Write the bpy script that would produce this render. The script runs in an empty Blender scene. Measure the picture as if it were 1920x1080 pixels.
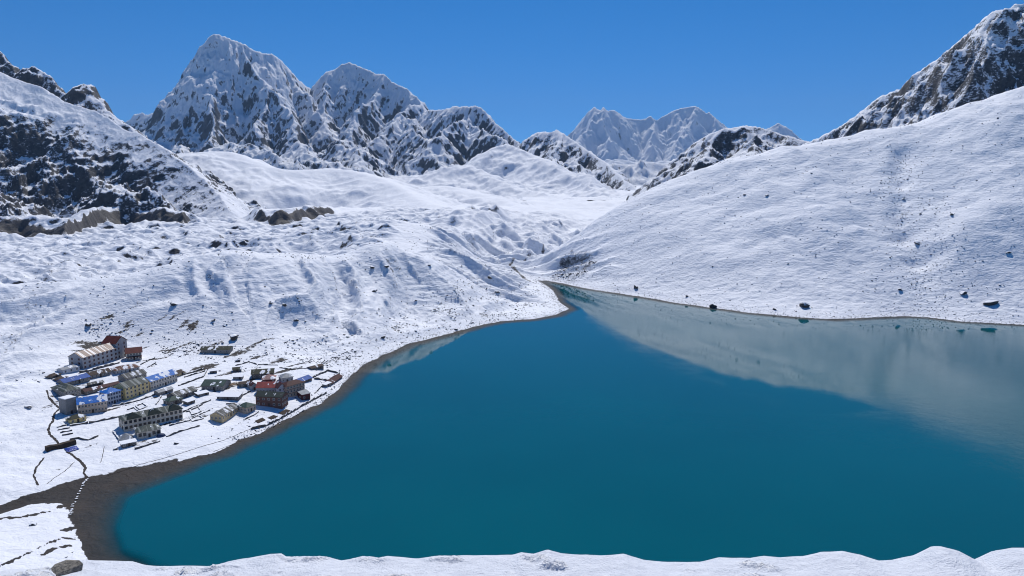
import bpy, math, random
import numpy as np
from mathutils import Vector

# ------------------------------------------------------------------ camera, sky, sun, exposure
sc = bpy.context.scene
H = 150.0                      # eye height above the lake
FPX = 1397.0                   # focal length in pixels of a 1920 wide picture
PITCH = math.radians(8.95)
cam_d = bpy.data.cameras.new('camera')
cam = bpy.data.objects.new('camera', cam_d)
sc.collection.objects.link(cam)
cam.location = (0, 0, H)
cam.rotation_euler = (math.radians(90) - PITCH, 0, 0)
cam_d.sensor_width = 36.0
cam_d.lens = 36.0 * FPX / 1920.0
cam_d.clip_start = 0.3
cam_d.clip_end = 80000
sc.camera = cam

SUN_EL, SUN_AZ = math.radians(50), math.radians(3)     # azimuth measured from +Y towards +X
world = bpy.data.worlds.new('World'); sc.world = world; world.use_nodes = True
wn = world.node_tree.nodes; wl = world.node_tree.links
sky = wn.new('ShaderNodeTexSky'); sky.sky_type = 'NISHITA'; sky.sun_disc = False
sky.sun_elevation = SUN_EL; sky.sun_rotation = SUN_AZ
sky.altitude = 5000; sky.air_density = 1.0; sky.dust_density = 0.0; sky.ozone_density = 3.0
bg = wn['Background']; bg.inputs['Strength'].default_value = 0.15
hs = wn.new('ShaderNodeHueSaturation'); hs.inputs['Saturation'].default_value = 1.34; hs.inputs['Value'].default_value = 0.74
# the thin dry air at 5000 m keeps its blue almost down to the skyline: the sky is read some degrees higher than the view
tcw = wn.new('ShaderNodeTexCoord'); vm = wn.new('ShaderNodeVectorMath'); vm.operation = 'MULTIPLY_ADD'
vm.inputs[1].default_value = (1, 1, 1.0); vm.inputs[2].default_value = (0, 0, 0.10)
vn = wn.new('ShaderNodeVectorMath'); vn.operation = 'NORMALIZE'
wl.new(tcw.outputs['Generated'], vm.inputs[0]); wl.new(vm.outputs[0], vn.inputs[0]); wl.new(vn.outputs[0], sky.inputs['Vector'])
wl.new(sky.outputs[0], hs.inputs['Color']); wl.new(hs.outputs[0], bg.inputs['Color'])

sun_d = bpy.data.lights.new('sun', 'SUN'); sun_d.energy = 3.55; sun_d.angle = math.radians(0.53)
sun_d.color = (1.0, 0.965, 0.92)
sun = bpy.data.objects.new('sun', sun_d); sc.collection.objects.link(sun)
sdir = Vector((math.sin(SUN_AZ) * math.cos(SUN_EL), math.cos(SUN_AZ) * math.cos(SUN_EL), math.sin(SUN_EL)))
sun.rotation_euler = sdir.to_track_quat('Z', 'Y').to_euler()
sun.location = (0, 0, 400)
sc.view_settings.view_transform = 'Standard'; sc.view_settings.look = 'None'
sc.view_settings.exposure = 0.15; sc.view_settings.gamma = 1.0
sc.view_settings.use_curve_mapping = False
sc.cycles.use_denoising = True; sc.cycles.filter_width = 1.05
sc.cycles.max_bounces = 6; sc.cycles.volume_bounces = 0

COL = sc.collection
rng = np.random.default_rng(7)

# ------------------------------------------------------------------ picking points of the place
CT, ST = math.cos(PITCH), math.sin(PITCH)
def slopes(px, py):
    u = (px - 960.0) / FPX; v = -(py - 540.0) / FPX
    dy = CT + v * ST; dz = -ST + v * CT
    return u / dy, dz / dy                       # x/y, (z-H)/y
def PY(px, py, Y):
    a, b = slopes(px, py); return (a * Y, Y, H + b * Y)
def PZ(px, py, z):
    a, b = slopes(px, py); Y = (z - H) / b; return (a * Y, Y, z)

# ------------------------------------------------------------------ noise
def _hash(ix, iy, seed):
    h = (ix.astype(np.int64) * 374761393 + iy.astype(np.int64) * 668265263 + seed * 974634777) & 0xffffffff
    h = ((h ^ (h >> 13)) * 1274126177) & 0xffffffff
    return (h ^ (h >> 16)) & 0xffff
_GA = np.arange(256) * (2 * np.pi / 256); _GX, _GY = np.cos(_GA), np.sin(_GA)
def perlin(x, y, seed=0):
    x = np.asarray(x, float); y = np.asarray(y, float)
    xi = np.floor(x); yi = np.floor(y); fx = x - xi; fy = y - yi
    xi = xi.astype(np.int64); yi = yi.astype(np.int64)
    ux = fx * fx * fx * (fx * (fx * 6 - 15) + 10); uy = fy * fy * fy * (fy * (fy * 6 - 15) + 10)
    def g(ox, oy):
        k = _hash(xi + ox, yi + oy, seed) & 255
        return _GX[k] * (fx - ox) + _GY[k] * (fy - oy)
    a = g(0, 0); b = g(1, 0); c = g(0, 1); d = g(1, 1)
    return ((a + (b - a) * ux) * (1 - uy) + (c + (d - c) * ux) * uy) * 1.5
def fbm(x, y, octv=5, seed=0, gain=0.5, lac=2.03):
    s = np.zeros(np.broadcast(x, y).shape); a = 1.0; f = 1.0; n = 0
    for i in range(octv):
        s += a * perlin(x * f + 17.3 * i, y * f - 9.1 * i, seed + i); n += a; a *= gain; f *= lac
    return s / n
def ridged(x, y, octv=5, seed=0, gain=0.5, lac=2.07):
    s = np.zeros(np.broadcast(x, y).shape); a = 1.0; f = 1.0; n = 0; w = 1.0
    for i in range(octv):
        r = 1 - np.abs(perlin(x * f + 31.7 * i, y * f + 5.3 * i, seed + i)); r = r * r * w
        s += a * r; n += a; w = np.clip(r * 1.6, 0, 1); a *= gain; f *= lac
    return s / n                                  # 0..1
def sstep(a, b, x):
    t = np.clip((x - a) / (b - a), 0, 1); return t * t * (3 - 2 * t)

# ------------------------------------------------------------------ polylines
def poly_near(x, y, pts):
    """nearest point on a polyline: distance, arc length, third coordinate there, signed side"""
    pts = np.asarray(pts, float)
    sh = np.shape(x); x = np.ravel(x); y = np.ravel(y)
    best = np.full(x.shape, 1e18); S = np.zeros_like(best); Z = np.zeros_like(best); SD = np.zeros_like(best)
    acc = 0.0
    for i in range(len(pts) - 1):
        ax, ay, az = pts[i]; bx, by, bz = pts[i + 1]
        dx, dy = bx - ax, by - ay; L2 = dx * dx + dy * dy + 1e-9; L = math.sqrt(L2)
        t = np.clip(((x - ax) * dx + (y - ay) * dy) / L2, 0, 1)
        qx = x - (ax + t * dx); qy = y - (ay + t * dy); d2 = qx * qx + qy * qy
        m = d2 < best
        best = np.where(m, d2, best); S = np.where(m, acc + t * L, S); Z = np.where(m, az + t * (bz - az), Z)
        SD = np.where(m, np.sign(dx * qy - dy * qx), SD)
        acc += L
    return np.sqrt(best).reshape(sh), S.reshape(sh), Z.reshape(sh), SD.reshape(sh)
def inside(x, y, poly):
    sh = np.shape(x); x = np.ravel(x); y = np.ravel(y); c = np.zeros(x.shape, bool); n = len(poly)
    for i in range(n):
        x1, y1 = poly[i][:2]; x2, y2 = poly[(i + 1) % n][:2]
        if y1 == y2: continue
        m = ((y1 > y) != (y2 > y)) & (x < (x2 - x1) * (y - y1) / (y2 - y1) + x1)
        c ^= m
    return c.reshape(sh)
def signed(x, y, poly):                           # positive outside
    p3 = [(a[0], a[1], 0) for a in poly] + [(poly[0][0], poly[0][1], 0)]
    d = poly_near(x, y, p3)[0]
    return np.where(inside(x, y, poly), -d, d)

# ------------------------------------------------------------------ mesh helpers
def link_mesh(name, verts, faces, mat=None, parent=None, smooth=False, mats=None, fmat=None):
    me = bpy.data.meshes.new(name); me.from_pydata([tuple(v) for v in verts], [], [tuple(f) for f in faces]); me.update()
    for m in (mats or ([mat] if mat else [])): me.materials.append(m)
    if fmat is not None: me.polygons.foreach_set('material_index', fmat)
    if smooth: me.polygons.foreach_set('use_smooth', [True] * len(me.polygons))
    o = bpy.data.objects.new(name, me); COL.objects.link(o)
    if parent: o.parent = parent
    return o
def grid_object(name, X, Y, Z, mat, flip=False):
    n, m = X.shape
    co = np.stack([X, Y, Z], -1).reshape(-1, 3)
    idx = np.arange(n * m).reshape(n, m)
    q = np.stack([idx[:-1, :-1], idx[:-1, 1:], idx[1:, 1:], idx[1:, :-1]], -1).reshape(-1, 4)
    if flip: q = q[:, ::-1]
    me = bpy.data.meshes.new(name)
    me.vertices.add(len(co)); me.vertices.foreach_set('co', co.ravel())
    me.loops.add(q.size); me.loops.foreach_set('vertex_index', q.ravel().astype(np.int32))
    me.polygons.add(len(q)); me.polygons.foreach_set('loop_start', np.arange(0, q.size, 4, dtype=np.int32))
    me.polygons.foreach_set('loop_total', np.full(len(q), 4, np.int32))
    me.polygons.foreach_set('use_smooth', np.ones(len(q), bool))
    me.update(calc_edges=True); me.materials.append(mat)
    o = bpy.data.objects.new(name, me); COL.objects.link(o)
    return o
def vnormals(o):
    me = o.data; a = np.zeros(len(me.vertices) * 3); me.vertex_normals.foreach_get('vector', a); return a.reshape(-1, 3)
def set_attr(o, name, arr):
    at = o.data.attributes.new(name, 'FLOAT', 'POINT'); at.data.foreach_set('value', np.ascontiguousarray(np.ravel(arr), dtype=np.float32))
def tag(o, label=None, cat=None, group=None, kind=None):
    if label: o['label'] = label
    if cat: o['category'] = cat
    if group: o['group'] = group
    if kind: o['kind'] = kind
    return o

# ------------------------------------------------------------------ materials
class NT:
    def __init__(s, name):
        s.m = bpy.data.materials.new(name); s.m.use_nodes = True; s.t = s.m.node_tree; s.n = s.t.nodes; s.p = s.n['Principled BSDF']
    def new(s, kind, **kw):
        x = s.n.new('ShaderNode' + kind)
        for k, v in kw.items():
            if k in x.inputs: x.inputs[k].default_value = v
            else: setattr(x, k, v)
        return x
    def l(s, a, b): s.t.links.new(a, b)
    def math(s, op, a, b=None, c=None):
        x = s.n.new('ShaderNodeMath'); x.operation = op
        for i, v in enumerate((a, b, c)):
            if v is None: continue
            if isinstance(v, (int, float)): x.inputs[i].default_value = v
            else: s.l(v, x.inputs[i])
        return x.outputs[0]
    def mapr(s, v, a, b, c=0.0, d=1.0):
        x = s.n.new('ShaderNodeMapRange'); x.interpolation_type = 'SMOOTHSTEP'
        s.l(v, x.inputs[0])
        for i, k in enumerate((a, b, c, d)): x.inputs[i + 1].default_value = k
        return x.outputs[0]
    def mix(s, f, a, b):
        x = s.n.new('ShaderNodeMix'); x.data_type = 'RGBA'
        for sock, v in ((x.inputs[0], f), (x.inputs[6], a), (x.inputs[7], b)):
            if isinstance(v, (int, float)): sock.default_value = v
            elif isinstance(v, tuple): sock.default_value = (*v, 1)
            else: s.l(v, sock)
        return x.outputs[2]
    def noise(s, scale, detail=4, rough=0.55, vec=None, scl=None, dist=0.0):
        x = s.new('TexNoise', Scale=scale, Detail=detail, Roughness=rough, Distortion=dist)
        if vec is None:
            vec = s.coords(scl)
        s.l(vec, x.inputs['Vector']); return x.outputs[0]
    def coords(s, scl=None):
        tc = s.n.new('ShaderNodeTexCoord')
        if scl is None: return tc.outputs['Object']
        mp = s.n.new('ShaderNodeMapping'); mp.inputs['Scale'].default_value = scl; s.l(tc.outputs['Object'], mp.inputs[0]); return mp.outputs[0]
    def attr(s, name):
        x = s.new('Attribute', attribute_name=name); return x.outputs['Fac']
    def bump(s, h, strength, dist):
        x = s.new('Bump', Strength=strength, Distance=dist); s.l(h, x.inputs['Height']); s.l(x.outputs[0], s.p.inputs['Normal']); return x

SNOW = (0.85, 0.872, 0.918)
def snow_rock_material(name, unit, rock_a=(0.050, 0.046, 0.045), rock_b=(0.15, 0.135, 0.125), soil=(0.017, 0.0155, 0.0155),
                       bump_d=0.3, bump_s=0.6, sharp=0.10, stretch=(1, 1, 1), amp=0.9, dark=True, soil_on=True, ripple=None):
    """snow lying on rock: attribute 'rock' is how bare the ground is, noise breaks up its edge; unit = metres of the finest patches"""
    t = NT(name); p = t.p
    fine = t.noise(1.0 / unit, 6, 0.68, scl=stretch)
    brk = t.noise(0.22 / unit, 5, 0.6)
    r = t.attr('rock')
    # threshold rock + noise
    v = t.math('ADD', r, t.math('MULTIPLY', t.math('SUBTRACT', fine, 0.5), amp))
    v = t.math('ADD', v, t.math('MULTIPLY', t.math('SUBTRACT', brk, 0.5), amp * 0.6))
    f = t.mapr(v, 0.5 - sharp, 0.5 + sharp)
    tone = t.noise(0.45 / unit, 6, 0.7)
    rock = t.mix(t.mapr(tone, 0.35, 0.68), rock_a, rock_b)
    sn = t.mix(t.mapr(t.noise(0.12 / unit, 3), 0.35, 0.7), (SNOW[0] * .95, SNOW[1] * .955, SNOW[2] * .97), SNOW)
    c = t.mix(f, sn, rock)
    if soil_on:
        s = t.attr('soil')
        sv = t.math('ADD', s, t.math('MULTIPLY', t.math('SUBTRACT', fine, 0.5), 0.9))
        sf = t.mapr(sv, 0.42, 0.56)
        so = t.mix(t.mapr(tone, 0.3, 0.7), soil, (soil[0] * 2.0, soil[1] * 1.85, soil[2] * 1.7))
        so = t.mix(t.math('MULTIPLY', t.mapr(t.noise(0.05, 4, 0.6), 0.42, 0.66), 0.8), so, (soil[0] * 2.5, soil[1] * 2.1, soil[2] * 1.75))
        c = t.mix(sf, c, so)
        f = t.math('MAXIMUM', f, sf)
    t.l(c, p.inputs['Base Color'])
    p.inputs['Roughness'].default_value = 0.75
    p.inputs['Specular IOR Level'].default_value = 0.25
    h = t.math('ADD', t.math('MULTIPLY', fine, 1.0), t.math('MULTIPLY', f, -0.25))
    if ripple:                                    # wind crust and terracettes that follow the contour
        rp = t.noise(1.0, 3, 0.6, scl=(ripple[0], ripple[0], ripple[1]), dist=0.6)
        h = t.math('ADD', h, t.math('MULTIPLY', rp, ripple[2]))
    t.bump(h, bump_s, bump_d)
    return t.m

# ================================================================== THE VALLEY: lake shore, village ground, moraine, glacier, right hill
shore_px = [(166, 1052), (149, 1010), (147, 985), (152, 955), (176, 924), (236, 899), (300, 878), (350, 866), (410, 848), (450, 828), (500, 808),
            (560, 778), (600, 757), (640, 726), (662, 703), (692, 682), (722, 664), (762, 647), (830, 629), (885, 614), (910, 608), (942, 602),
            (1000, 598), (1040, 591), (1066, 579), (1050, 567), (1040, 550), (1030, 538), (1008, 526),
            (1030, 527), (1060, 533), (1100, 541), (1190, 555), (1250, 565), (1340, 578), (1400, 586), (1480, 594), (1560, 599), (1640, 595),
            (1700, 593), (1740, 595), (1800, 603), (1860, 606), (1920, 609), (2050, 614), (2200, 625)]
LAKE = [PZ(a, b, 0)[:2] for a, b in shore_px] + [(900, 560), (860, 400), (620, 275), (300, 238), (100, 228), (0, 226), (-70, 218)]

CTRL = []
def cz(*l):
    for px, py, z in l: CTRL.append(PZ(px, py, z))
def cy(*l):
    for px, py, Y in l: CTRL.append(PY(px, py, Y))
for i, (a, b) in enumerate(shore_px): CTRL.append(PZ(a, b, 0.0))
CTRL += [(900, 560, 0), (860, 400, 0), (620, 275, 0), (300, 238, 0), (0, 226, 0), (-100, 400, -12), (0, 350, -14), (100, 500, -18), (300, 500, -18), (500, 500, -18), (30, 640, -10), (250, 650, -12), (-160, 420, -6)]
# village flat and the slope on the left
cz((0, 900, 5), (100, 880, 2.2), (60, 800, 8), (200, 830, 3.2), (300, 800, 4.5), (0, 760, 13), (120, 740, 9), (220, 740, 8), (350, 740, 8), (450, 740, 6),
   (400, 800, 2.5), (500, 770, 3.0), (560, 740, 4), (600, 700, 6), (155, 693, 13), (260, 680, 12), (430, 690, 9), (520, 690, 8), (100, 680, 17), (0, 680, 23), (20, 620, 33), (150, 640, 20), (240, 640, 16),
   (350, 655, 13), (450, 655, 12), (550, 655, 11), (640, 655, 9), (-200, 800, 16), (-200, 650, 36), (-300, 900, 9), (-150, 1000, 5), (0, 1000, 2.6), (100, 985, 1.4),
   (60, 1050, 3.0), (-400, 700, 40), (-300, 1050, 10), (700, 640, 9), (800, 615, 6), (0, 950, 2.0), (60, 930, 1.5), (120, 915, 1.0))
# crest of the lateral moraine
MC = [(-500, 545, 560), (-250, 545, 600), (0, 537, 640), (70, 532, 648), (147, 523, 655), (207, 517, 660), (300, 503, 668), (353, 482, 690), (400, 473, 705), (443, 468, 715), (493, 476, 725),
   (533, 474, 740), (567, 474, 752), (600, 480, 765), (640, 478, 780), (700, 456, 806), (730, 455, 830)]
cy(*MC)
CTRL += [(a_[0] * 1.09, a_[1] + 75, a_[2] - 34) for a_ in [PY(*q_) for q_ in MC]][:15]
cy((763, 480, 850), (807, 473, 890), (853, 480, 915), (907, 505, 950))
cz((973, 523, 5), (940, 500, 7), (740, 560, 24), (850, 560, 19), (900, 565, 14), (960, 570, 6), (1000, 565, 3), (960, 540, 8), (1010, 545, 3), (990, 585, 2))
cz((790, 420, 66), (750, 430, 62), (850, 440, 45), (900, 460, 22), (940, 485, 6), (900, 405, 55), (960, 410, 40), (1010, 425, 15), (970, 392, 50), (1050, 400, 22), (1080, 410, 12))
# glacier behind it
cz((-400, 500, 15), (-200, 500, 15), (0, 500, 15), (150, 490, 15), (300, 460, 16), (450, 445, 20), (600, 440, 24), (700, 420, 34), (-200, 450, 14), (0, 450, 14), (200, 440, 14), (400, 425, 18),
   (550, 420, 22), (650, 400, 28), (750, 395, 40), (850, 390, 45))
# valley floor between moraine and right hill
cz((960, 500, 4), (1000, 470, 5), (1060, 450, 6), (1100, 430, 7), (1140, 405, 8), (1160, 392, 9), (890, 475, 9))
# right hill: crest, face, back
RH = [(1010, 495, 1095), (1080, 445, 1115), (1120, 419, 1122), (1150, 396, 1128), (1200, 366, 1140), (1260, 339, 1160), (1350, 303, 1170), (1450, 278, 1170), (1550, 259, 1160), (1690, 238, 1150), (1800, 204, 1140), (1920, 166, 1130), (2100, 110, 1130), (2300, 60, 1130)]
cy(*RH)
cy((1300, 450, 963), (1500, 420, 938), (1700, 400, 941), (1900, 390, 885), (1500, 330, 1060), (1700, 300, 1061), (1900, 250, 1025), (1100, 500, 1010), (1050, 508, 1035), (1200, 450, 1012), (2100, 380, 880), (2100, 240, 1000), (1300, 380, 1061))
CTRL += [(200, 1450, 12), (330, 1650, 20), (480, 1500, 80), (700, 1450, 150), (900, 1400, 200), (1200, 1400, 230), (380, 1330, 100), (600, 1330, 160), (850, 1280, 215), (1100, 1260, 255), (600, 2000, 90), (1000, 2000, 160), (400, 2100, 30), (0, 2600, 24), (300, 2600, 20), (-600, 2400, 26), (-1500, 2000, 20), (0, 3800, 20), (600, 3600, 30), (-1500, 3500, 40), (-1200, 1500, 14), (0, 5200, 20), (900, 5200, 40), (1500, 3000, 150), (1250, 640, 45), (1150, 480, 40), (1500, 900, 190), (1700, 1150, 330), (2300, 1400, 420), (1000, 330, 30), (1500, 500, 120), (-900, 450, 60), (-1200, 800, 90), (-700, 250, 40), (-1800, 1100, 60)]
CTRL = np.array(CTRL)
_c = 22.0
def _solve():
    P = CTRL[:, :2]; n = len(P)
    D = np.sqrt(((P[:, None] - P[None]) ** 2).sum(-1) + _c * _c)
    A = np.zeros((n + 3, n + 3)); A[:n, :n] = -D - np.eye(n) * 0.0; A[:n, :n] += np.eye(n) * 1.5
    A[:n, n] = 1; A[:n, n + 1:] = P / 1000; A[n, :n] = 1; A[n + 1:, :n] = P.T / 1000
    b = np.zeros(n + 3); b[:n] = CTRL[:, 2]
    return np.linalg.solve(A, b)
_W = _solve()
def rbf(x, y):
    out = _W[len(CTRL)] + _W[len(CTRL) + 1] * x / 1000 + _W[len(CTRL) + 2] * y / 1000
    for (cx, cyy, _), w in zip(CTRL, _W): out = out - w * np.sqrt((x - cx) ** 2 + (y - cyy) ** 2 + _c * _c)
    return out

MCREST = [PY(*q) for q in MC] + [PZ(790, 420, 66), PZ(900, 405, 55), PZ(970, 392, 50)]
VILLAGE = [PZ(a, b, 6)[:2] for a, b in [(60, 760), (100, 690), (180, 630), (300, 640), (480, 640), (660, 690), (560, 790), (420, 845), (240, 885), (90, 900)]]
MUD = [PZ(a, b, 0.8)[:2] for a, b in [(-60, 962), (0, 948), (62, 927), (128, 905), (230, 882), (330, 862), (350, 880), (230, 930), (190, 990), (200, 1060), (172, 1054), (148, 1010), (144, 968), (128, 940), (60, 946), (0, 968)]]
STREAMS = [[(0, 1076), (25, 1058), (60, 1040), (95, 1016), (118, 1006), (148, 1004)], [(0, 976), (30, 977), (62, 968), (100, 958), (112, 948)],
           [(80, 1042), (95, 1032), (130, 1018)], [(117, 991), (140, 985)]]
STREAMS = [[PZ(a, b, 1.5) for a, b in s] for s in STREAMS]
CREEK = [PZ(a, b, 5) for a, b in [(1008, 527), (985, 519), (962, 512), (948, 501), (968, 497), (1000, 494), (1022, 480)]]

def camera_hill(x, y):
    r = np.where(x < 0, np.sqrt(x * x + y * y), np.sqrt((0.25 * x) ** 2 + y * y))
    r = np.where(y < 0, np.where(x < 0, np.abs(x), 0.25 * x), r)
    return 148.2 - 0.60 * r - 6 * sstep(4, 40, r) + 0 * y

def ground(x, y, detail=True):
    """height of the valley ground above the lake; returns z, rock, soil"""
    x = np.asarray(x, float); y = np.asarray(y, float)
    b = rbf(x, y)
    sd = signed(x, y, LAKE)
    vil = sstep(25, -25, signed(x, y, VILLAGE))
    d, s, z, side = poly_near(x, y, MCREST)          # side < 0: towards the lake
    lake_side = side < 0
    near = 1 - sstep(20, 90, sd)
    # ribs down the moraine face
    face = np.where(lake_side, sstep(2, 45, d) * (1 - sstep(190, 320, d)), 0) * sstep(8, 50, sd) * (1 - vil)
    skew = s + 0.55 * d + 14 * fbm(x / 60, y / 60, 2, 5)
    rib = ridged(skew / 66, d / 420, 2, 11) - 0.64
    rib2 = ridged(skew / 24, d / 200, 2, 13) - 0.62
    h = b + face * (23 * rib + 6.5 * rib2)
    h = h + sstep(1900, 2500, y) * (26 * fbm(x / 240, y / 420, 4, 17) + 8 * (ridged(x / 90, y / 130, 2, 18) - .6)) * (1 - sstep(4200, 5000, y))
    h = h + face * 0.9 * perlin(h / 2.8, s / 13 + d / 60, 15) + face * 0.6 * perlin(x / 5, y / 4, 16)
    # glacier hummocks behind the crest
    gl = np.where(lake_side, 0, sstep(8, 60, d)) * (1 - sstep(1850, 2300, y)) * sstep(60, -40, x - (-40 + 0.11 * (y - 800)))
    wx = x + 30 * fbm(x / 120, y / 120, 3, 21); wy = y + 30 * fbm(x / 120, y / 120, 3, 22)
    hum = ridged(wx / 150, wy / 110, 4, 23, 0.48) - 0.4
    hum2 = ridged(wx / 52, wy / 40, 3, 29) - 0.4
    h = h + gl * (22 * hum + 9 * hum2 + 4 * fbm(x / 20, y / 20, 3, 31))
    crest = np.exp(-(d / 12.0) ** 2) * (1 - gl)
    h = h + crest * (1.2 * fbm(s / 22, d / 30, 3, 33))
    # far moraine ridges left of the valley floor
    rat = x / np.maximum(y, 1)
    mid = sstep(-0.13, -0.04, rat) * (1 - sstep(0.095, 0.145, rat)) * sstep(1060, 1250, y) * (1 - sstep(1900, 2250, y))
    h = h + mid * (46 * (ridged((x * 0.9 - y * 0.35) / 150, (y * 0.9 + x * .35) / 460, 3, 37) - 0.60) + 9 * (ridged(x / 46, y / 60, 3, 38) - 0.6))
    # right hill: soft gullies and lobes running down the slope
    rh = sstep(60, 200, x - 40) * sstep(10, 120, sd) * sstep(640, 720, y)
    gx = x + 18 * fbm(x / 90, y / 90, 2, 41)
    gul = ridged(gx / 95 + 0.0006 * y, y / 900, 2, 43) - 0.5
    h = h + rh * (8.0 * gul * sstep(200, 420, x) + 3.4 * fbm(x / 80, y / 70, 3, 47) + 1.1 * fbm(x / 22, y / 18, 3, 49))
    # the deep gully on the right of the hill
    gd, gs, _, gside = poly_near(x, y, [PY(1692, 270, 1070), PY(1688, 340, 980), PY(1700, 400, 900), PY(1722, 440, 860), PY(1745, 490, 800), PY(1772, 560, 750)])
    h = h - rh * 8 * np.exp(-(gd / 13) ** 2) * (0.75 + fbm(gs / 40, 0 * gs, 2, 44))
    rd, rs, _, rside = poly_near(x, y, [PY(1850, 385, 900), PY(1812, 410, 880), PY(1795, 450, 845), PY(1788, 510, 790), PY(1780, 560, 752)])
    h = h + rh * 5.5 * np.exp(-(rd / 24) ** 2)
    h = h + rh * 7 * fbm(x / 120, y / 85, 3, 45) * sstep(20, 90, sd)
    # cut banks on the far side of the glacier
    scp = np.zeros_like(h)
    for sc_ in SCARPS:                                # the bank's foot as a line of depth over bearing
        ub = np.array([q_[0] / q_[1] for q_ in sc_]); yb = np.array([q_[1] for q_ in sc_]); uu = x / np.maximum(y, 1)
        sv = y - np.interp(uu, ub, yb) + 18 * fbm(x / 45, y / 45, 3, 81)          # positive behind the bank
        ss = x; ends = sstep(ub[0], ub[0] + 0.03, uu) * sstep(ub[-1], ub[-1] - 0.02, uu) * (sv < 400)
        hgt = 28 + 10 * fbm(ss / 90, 0 * ss, 2, 82)
        up = sstep(0, 70, sv) * ends; h = h + hgt * up * (1 - sstep(90, 380, sv))
        scp = np.maximum(scp, ends * sstep(-4, 12, sv) * sstep(72, 50, sv))
    # small unevenness everywhere, calm in the village
    q = (1 - 0.8 * vil) * sstep(3, 30, sd)
    h = h + q * (1 - 0.55 * rh) * (1.3 * fbm(x / 19, y / 19, 3, 51) + 0.75 * fbm(x / 8, y / 6, 2, 53))
    h = h + rh * (0.20 * perlin(h / 2.8, x / 14, 54) + 0.16 * fbm(x / 7, h / 2.6, 2, 56))
    h = h + vil * 0.35 * fbm(x / 14, y / 14, 3, 55)
    # beach and bed
    wob = 2.2 * fbm(x / 13, y / 13, 4, 57) + 3.5 * fbm(x / 45, y / 45, 2, 58)
    sdw = sd + wob * np.where(sd > -30, 1, 0.3) * 0.55
    mud = sstep(10, -14, signed(x, y, MUD) + wob)
    out = 0.06 + 0.13 * np.maximum(sdw, 0) + 0.25 * sstep(2, 5, sdw)
    far = sstep(560, 700, y); t = sstep(6 - 5 * far, 38 - 24 * far, sdw)
    hh = np.where(sdw > 0, out * (1 - t) + np.maximum(h, 0.5) * t, 0.0)
    steep = 0.22 - 0.165 * mud
    shelf = sstep(0, 60, 300 - y + 0.2 * x) * 0.0
    bed = -(np.minimum(-sdw, 14) * 0.15 * (1 - mud) + np.minimum(-sdw, 45) * 0.040 * mud + np.maximum(-sdw - 9 - 26 * mud, 0) * 0.20)
    hh = np.where(sdw <= 0, bed, hh)
    hh = hh * (1 - 0.75 * mud * (sdw > 0)) + 0.15 * mud * (sdw > 0)
    hh = np.where(sdw > 0, np.where(y < 1250, np.maximum(hh, 0.05), hh), hh)
    # the hill the photograph is taken from
    ch = camera_hill(x, y) + 1.5 * fbm(x / 30, y / 30, 3, 61) * sstep(15, 60, y)
    hh = np.where(ch > 0.4, np.maximum(hh, ch), hh)
    # soil and rock
    mudd = sstep(3, -3, signed(x, y, MUD) + wob * 1.6)
    soil = np.maximum(mudd, sstep(4.0, -1.0, sdw + 0.9 - 4.6 * fbm(x / 20, y / 20, 4, 63) + sstep(560, 700, y) * 1.6))
    soil = np.where(ch > 0.4, soil * 0.2, soil)
    soil = np.where(sdw < 0, 1.0, soil)
    for st in STREAMS:
        dd = poly_near(x, y, st)[0]; soil = np.maximum(soil, 0.9 * sstep(2.3, 0.4, dd + 2.6 * fbm(x / 5, y / 5, 3, 65) + 0.4))
    dd = poly_near(x, y, CREEK)[0]; soil = np.maximum(soil, 0.56 * sstep(5, 1, dd + 3 * fbm(x / 10, y / 10, 2, 66)))
    rock = 0.23 + 0.22 * fbm(x / 45, y / 40, 3, 67) - 0.08 * sstep(0.0, 0.3, fbm(x / 160, y / 120, 2, 68)) - 0.10 * vil
    # trodden and muddy ground between the houses
    al = 0.55 * x + 0.83 * y; ac = 0.83 * x - 0.55 * y
    trod = sstep(0.55, 0.75, ridged(al / 70, ac / 15, 3, 71)) * 0.55 + 0.5 * sstep(-0.10, 0.25, fbm(al / 50, ac / 16, 4, 72))
    soil = np.maximum(soil, vil * trod * sstep(18, 42, sd) * 0.60)
    rock = rock + scp * (0.40 + 0.30 * fbm(x / 45, y / 45, 3, 83)) + gl * 0.07 + face * 0.06 * sstep(0.0, 0.4, -rib)
    rock = rock + rh * 0.10 * np.exp(-(gd / 26) ** 2)
    # boulder field at the toe of the right hill
    rock = np.where(ch > 0.4, 0.05, rock)
    return hh, rock, soil, sdw, gl
SCARPS = [[PZ(a, b, 14) for a, b in [(-200, 452), (-60, 448), (40, 446), (90, 450), (125, 452), (150, 440), (190, 425), (240, 420), (300, 425), (345, 428), (370, 420)]],
          [PZ(a, b, 20) for a, b in [(455, 418), (480, 420), (520, 427), (550, 425), (570, 419), (610, 414), (640, 408)]]]
BFIELD = [PY(a, b, 1010)[:2] for a, b in [(1038, 520), (1052, 488), (1075, 474), (1112, 480), (1108, 500), (1085, 522)]]

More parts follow.
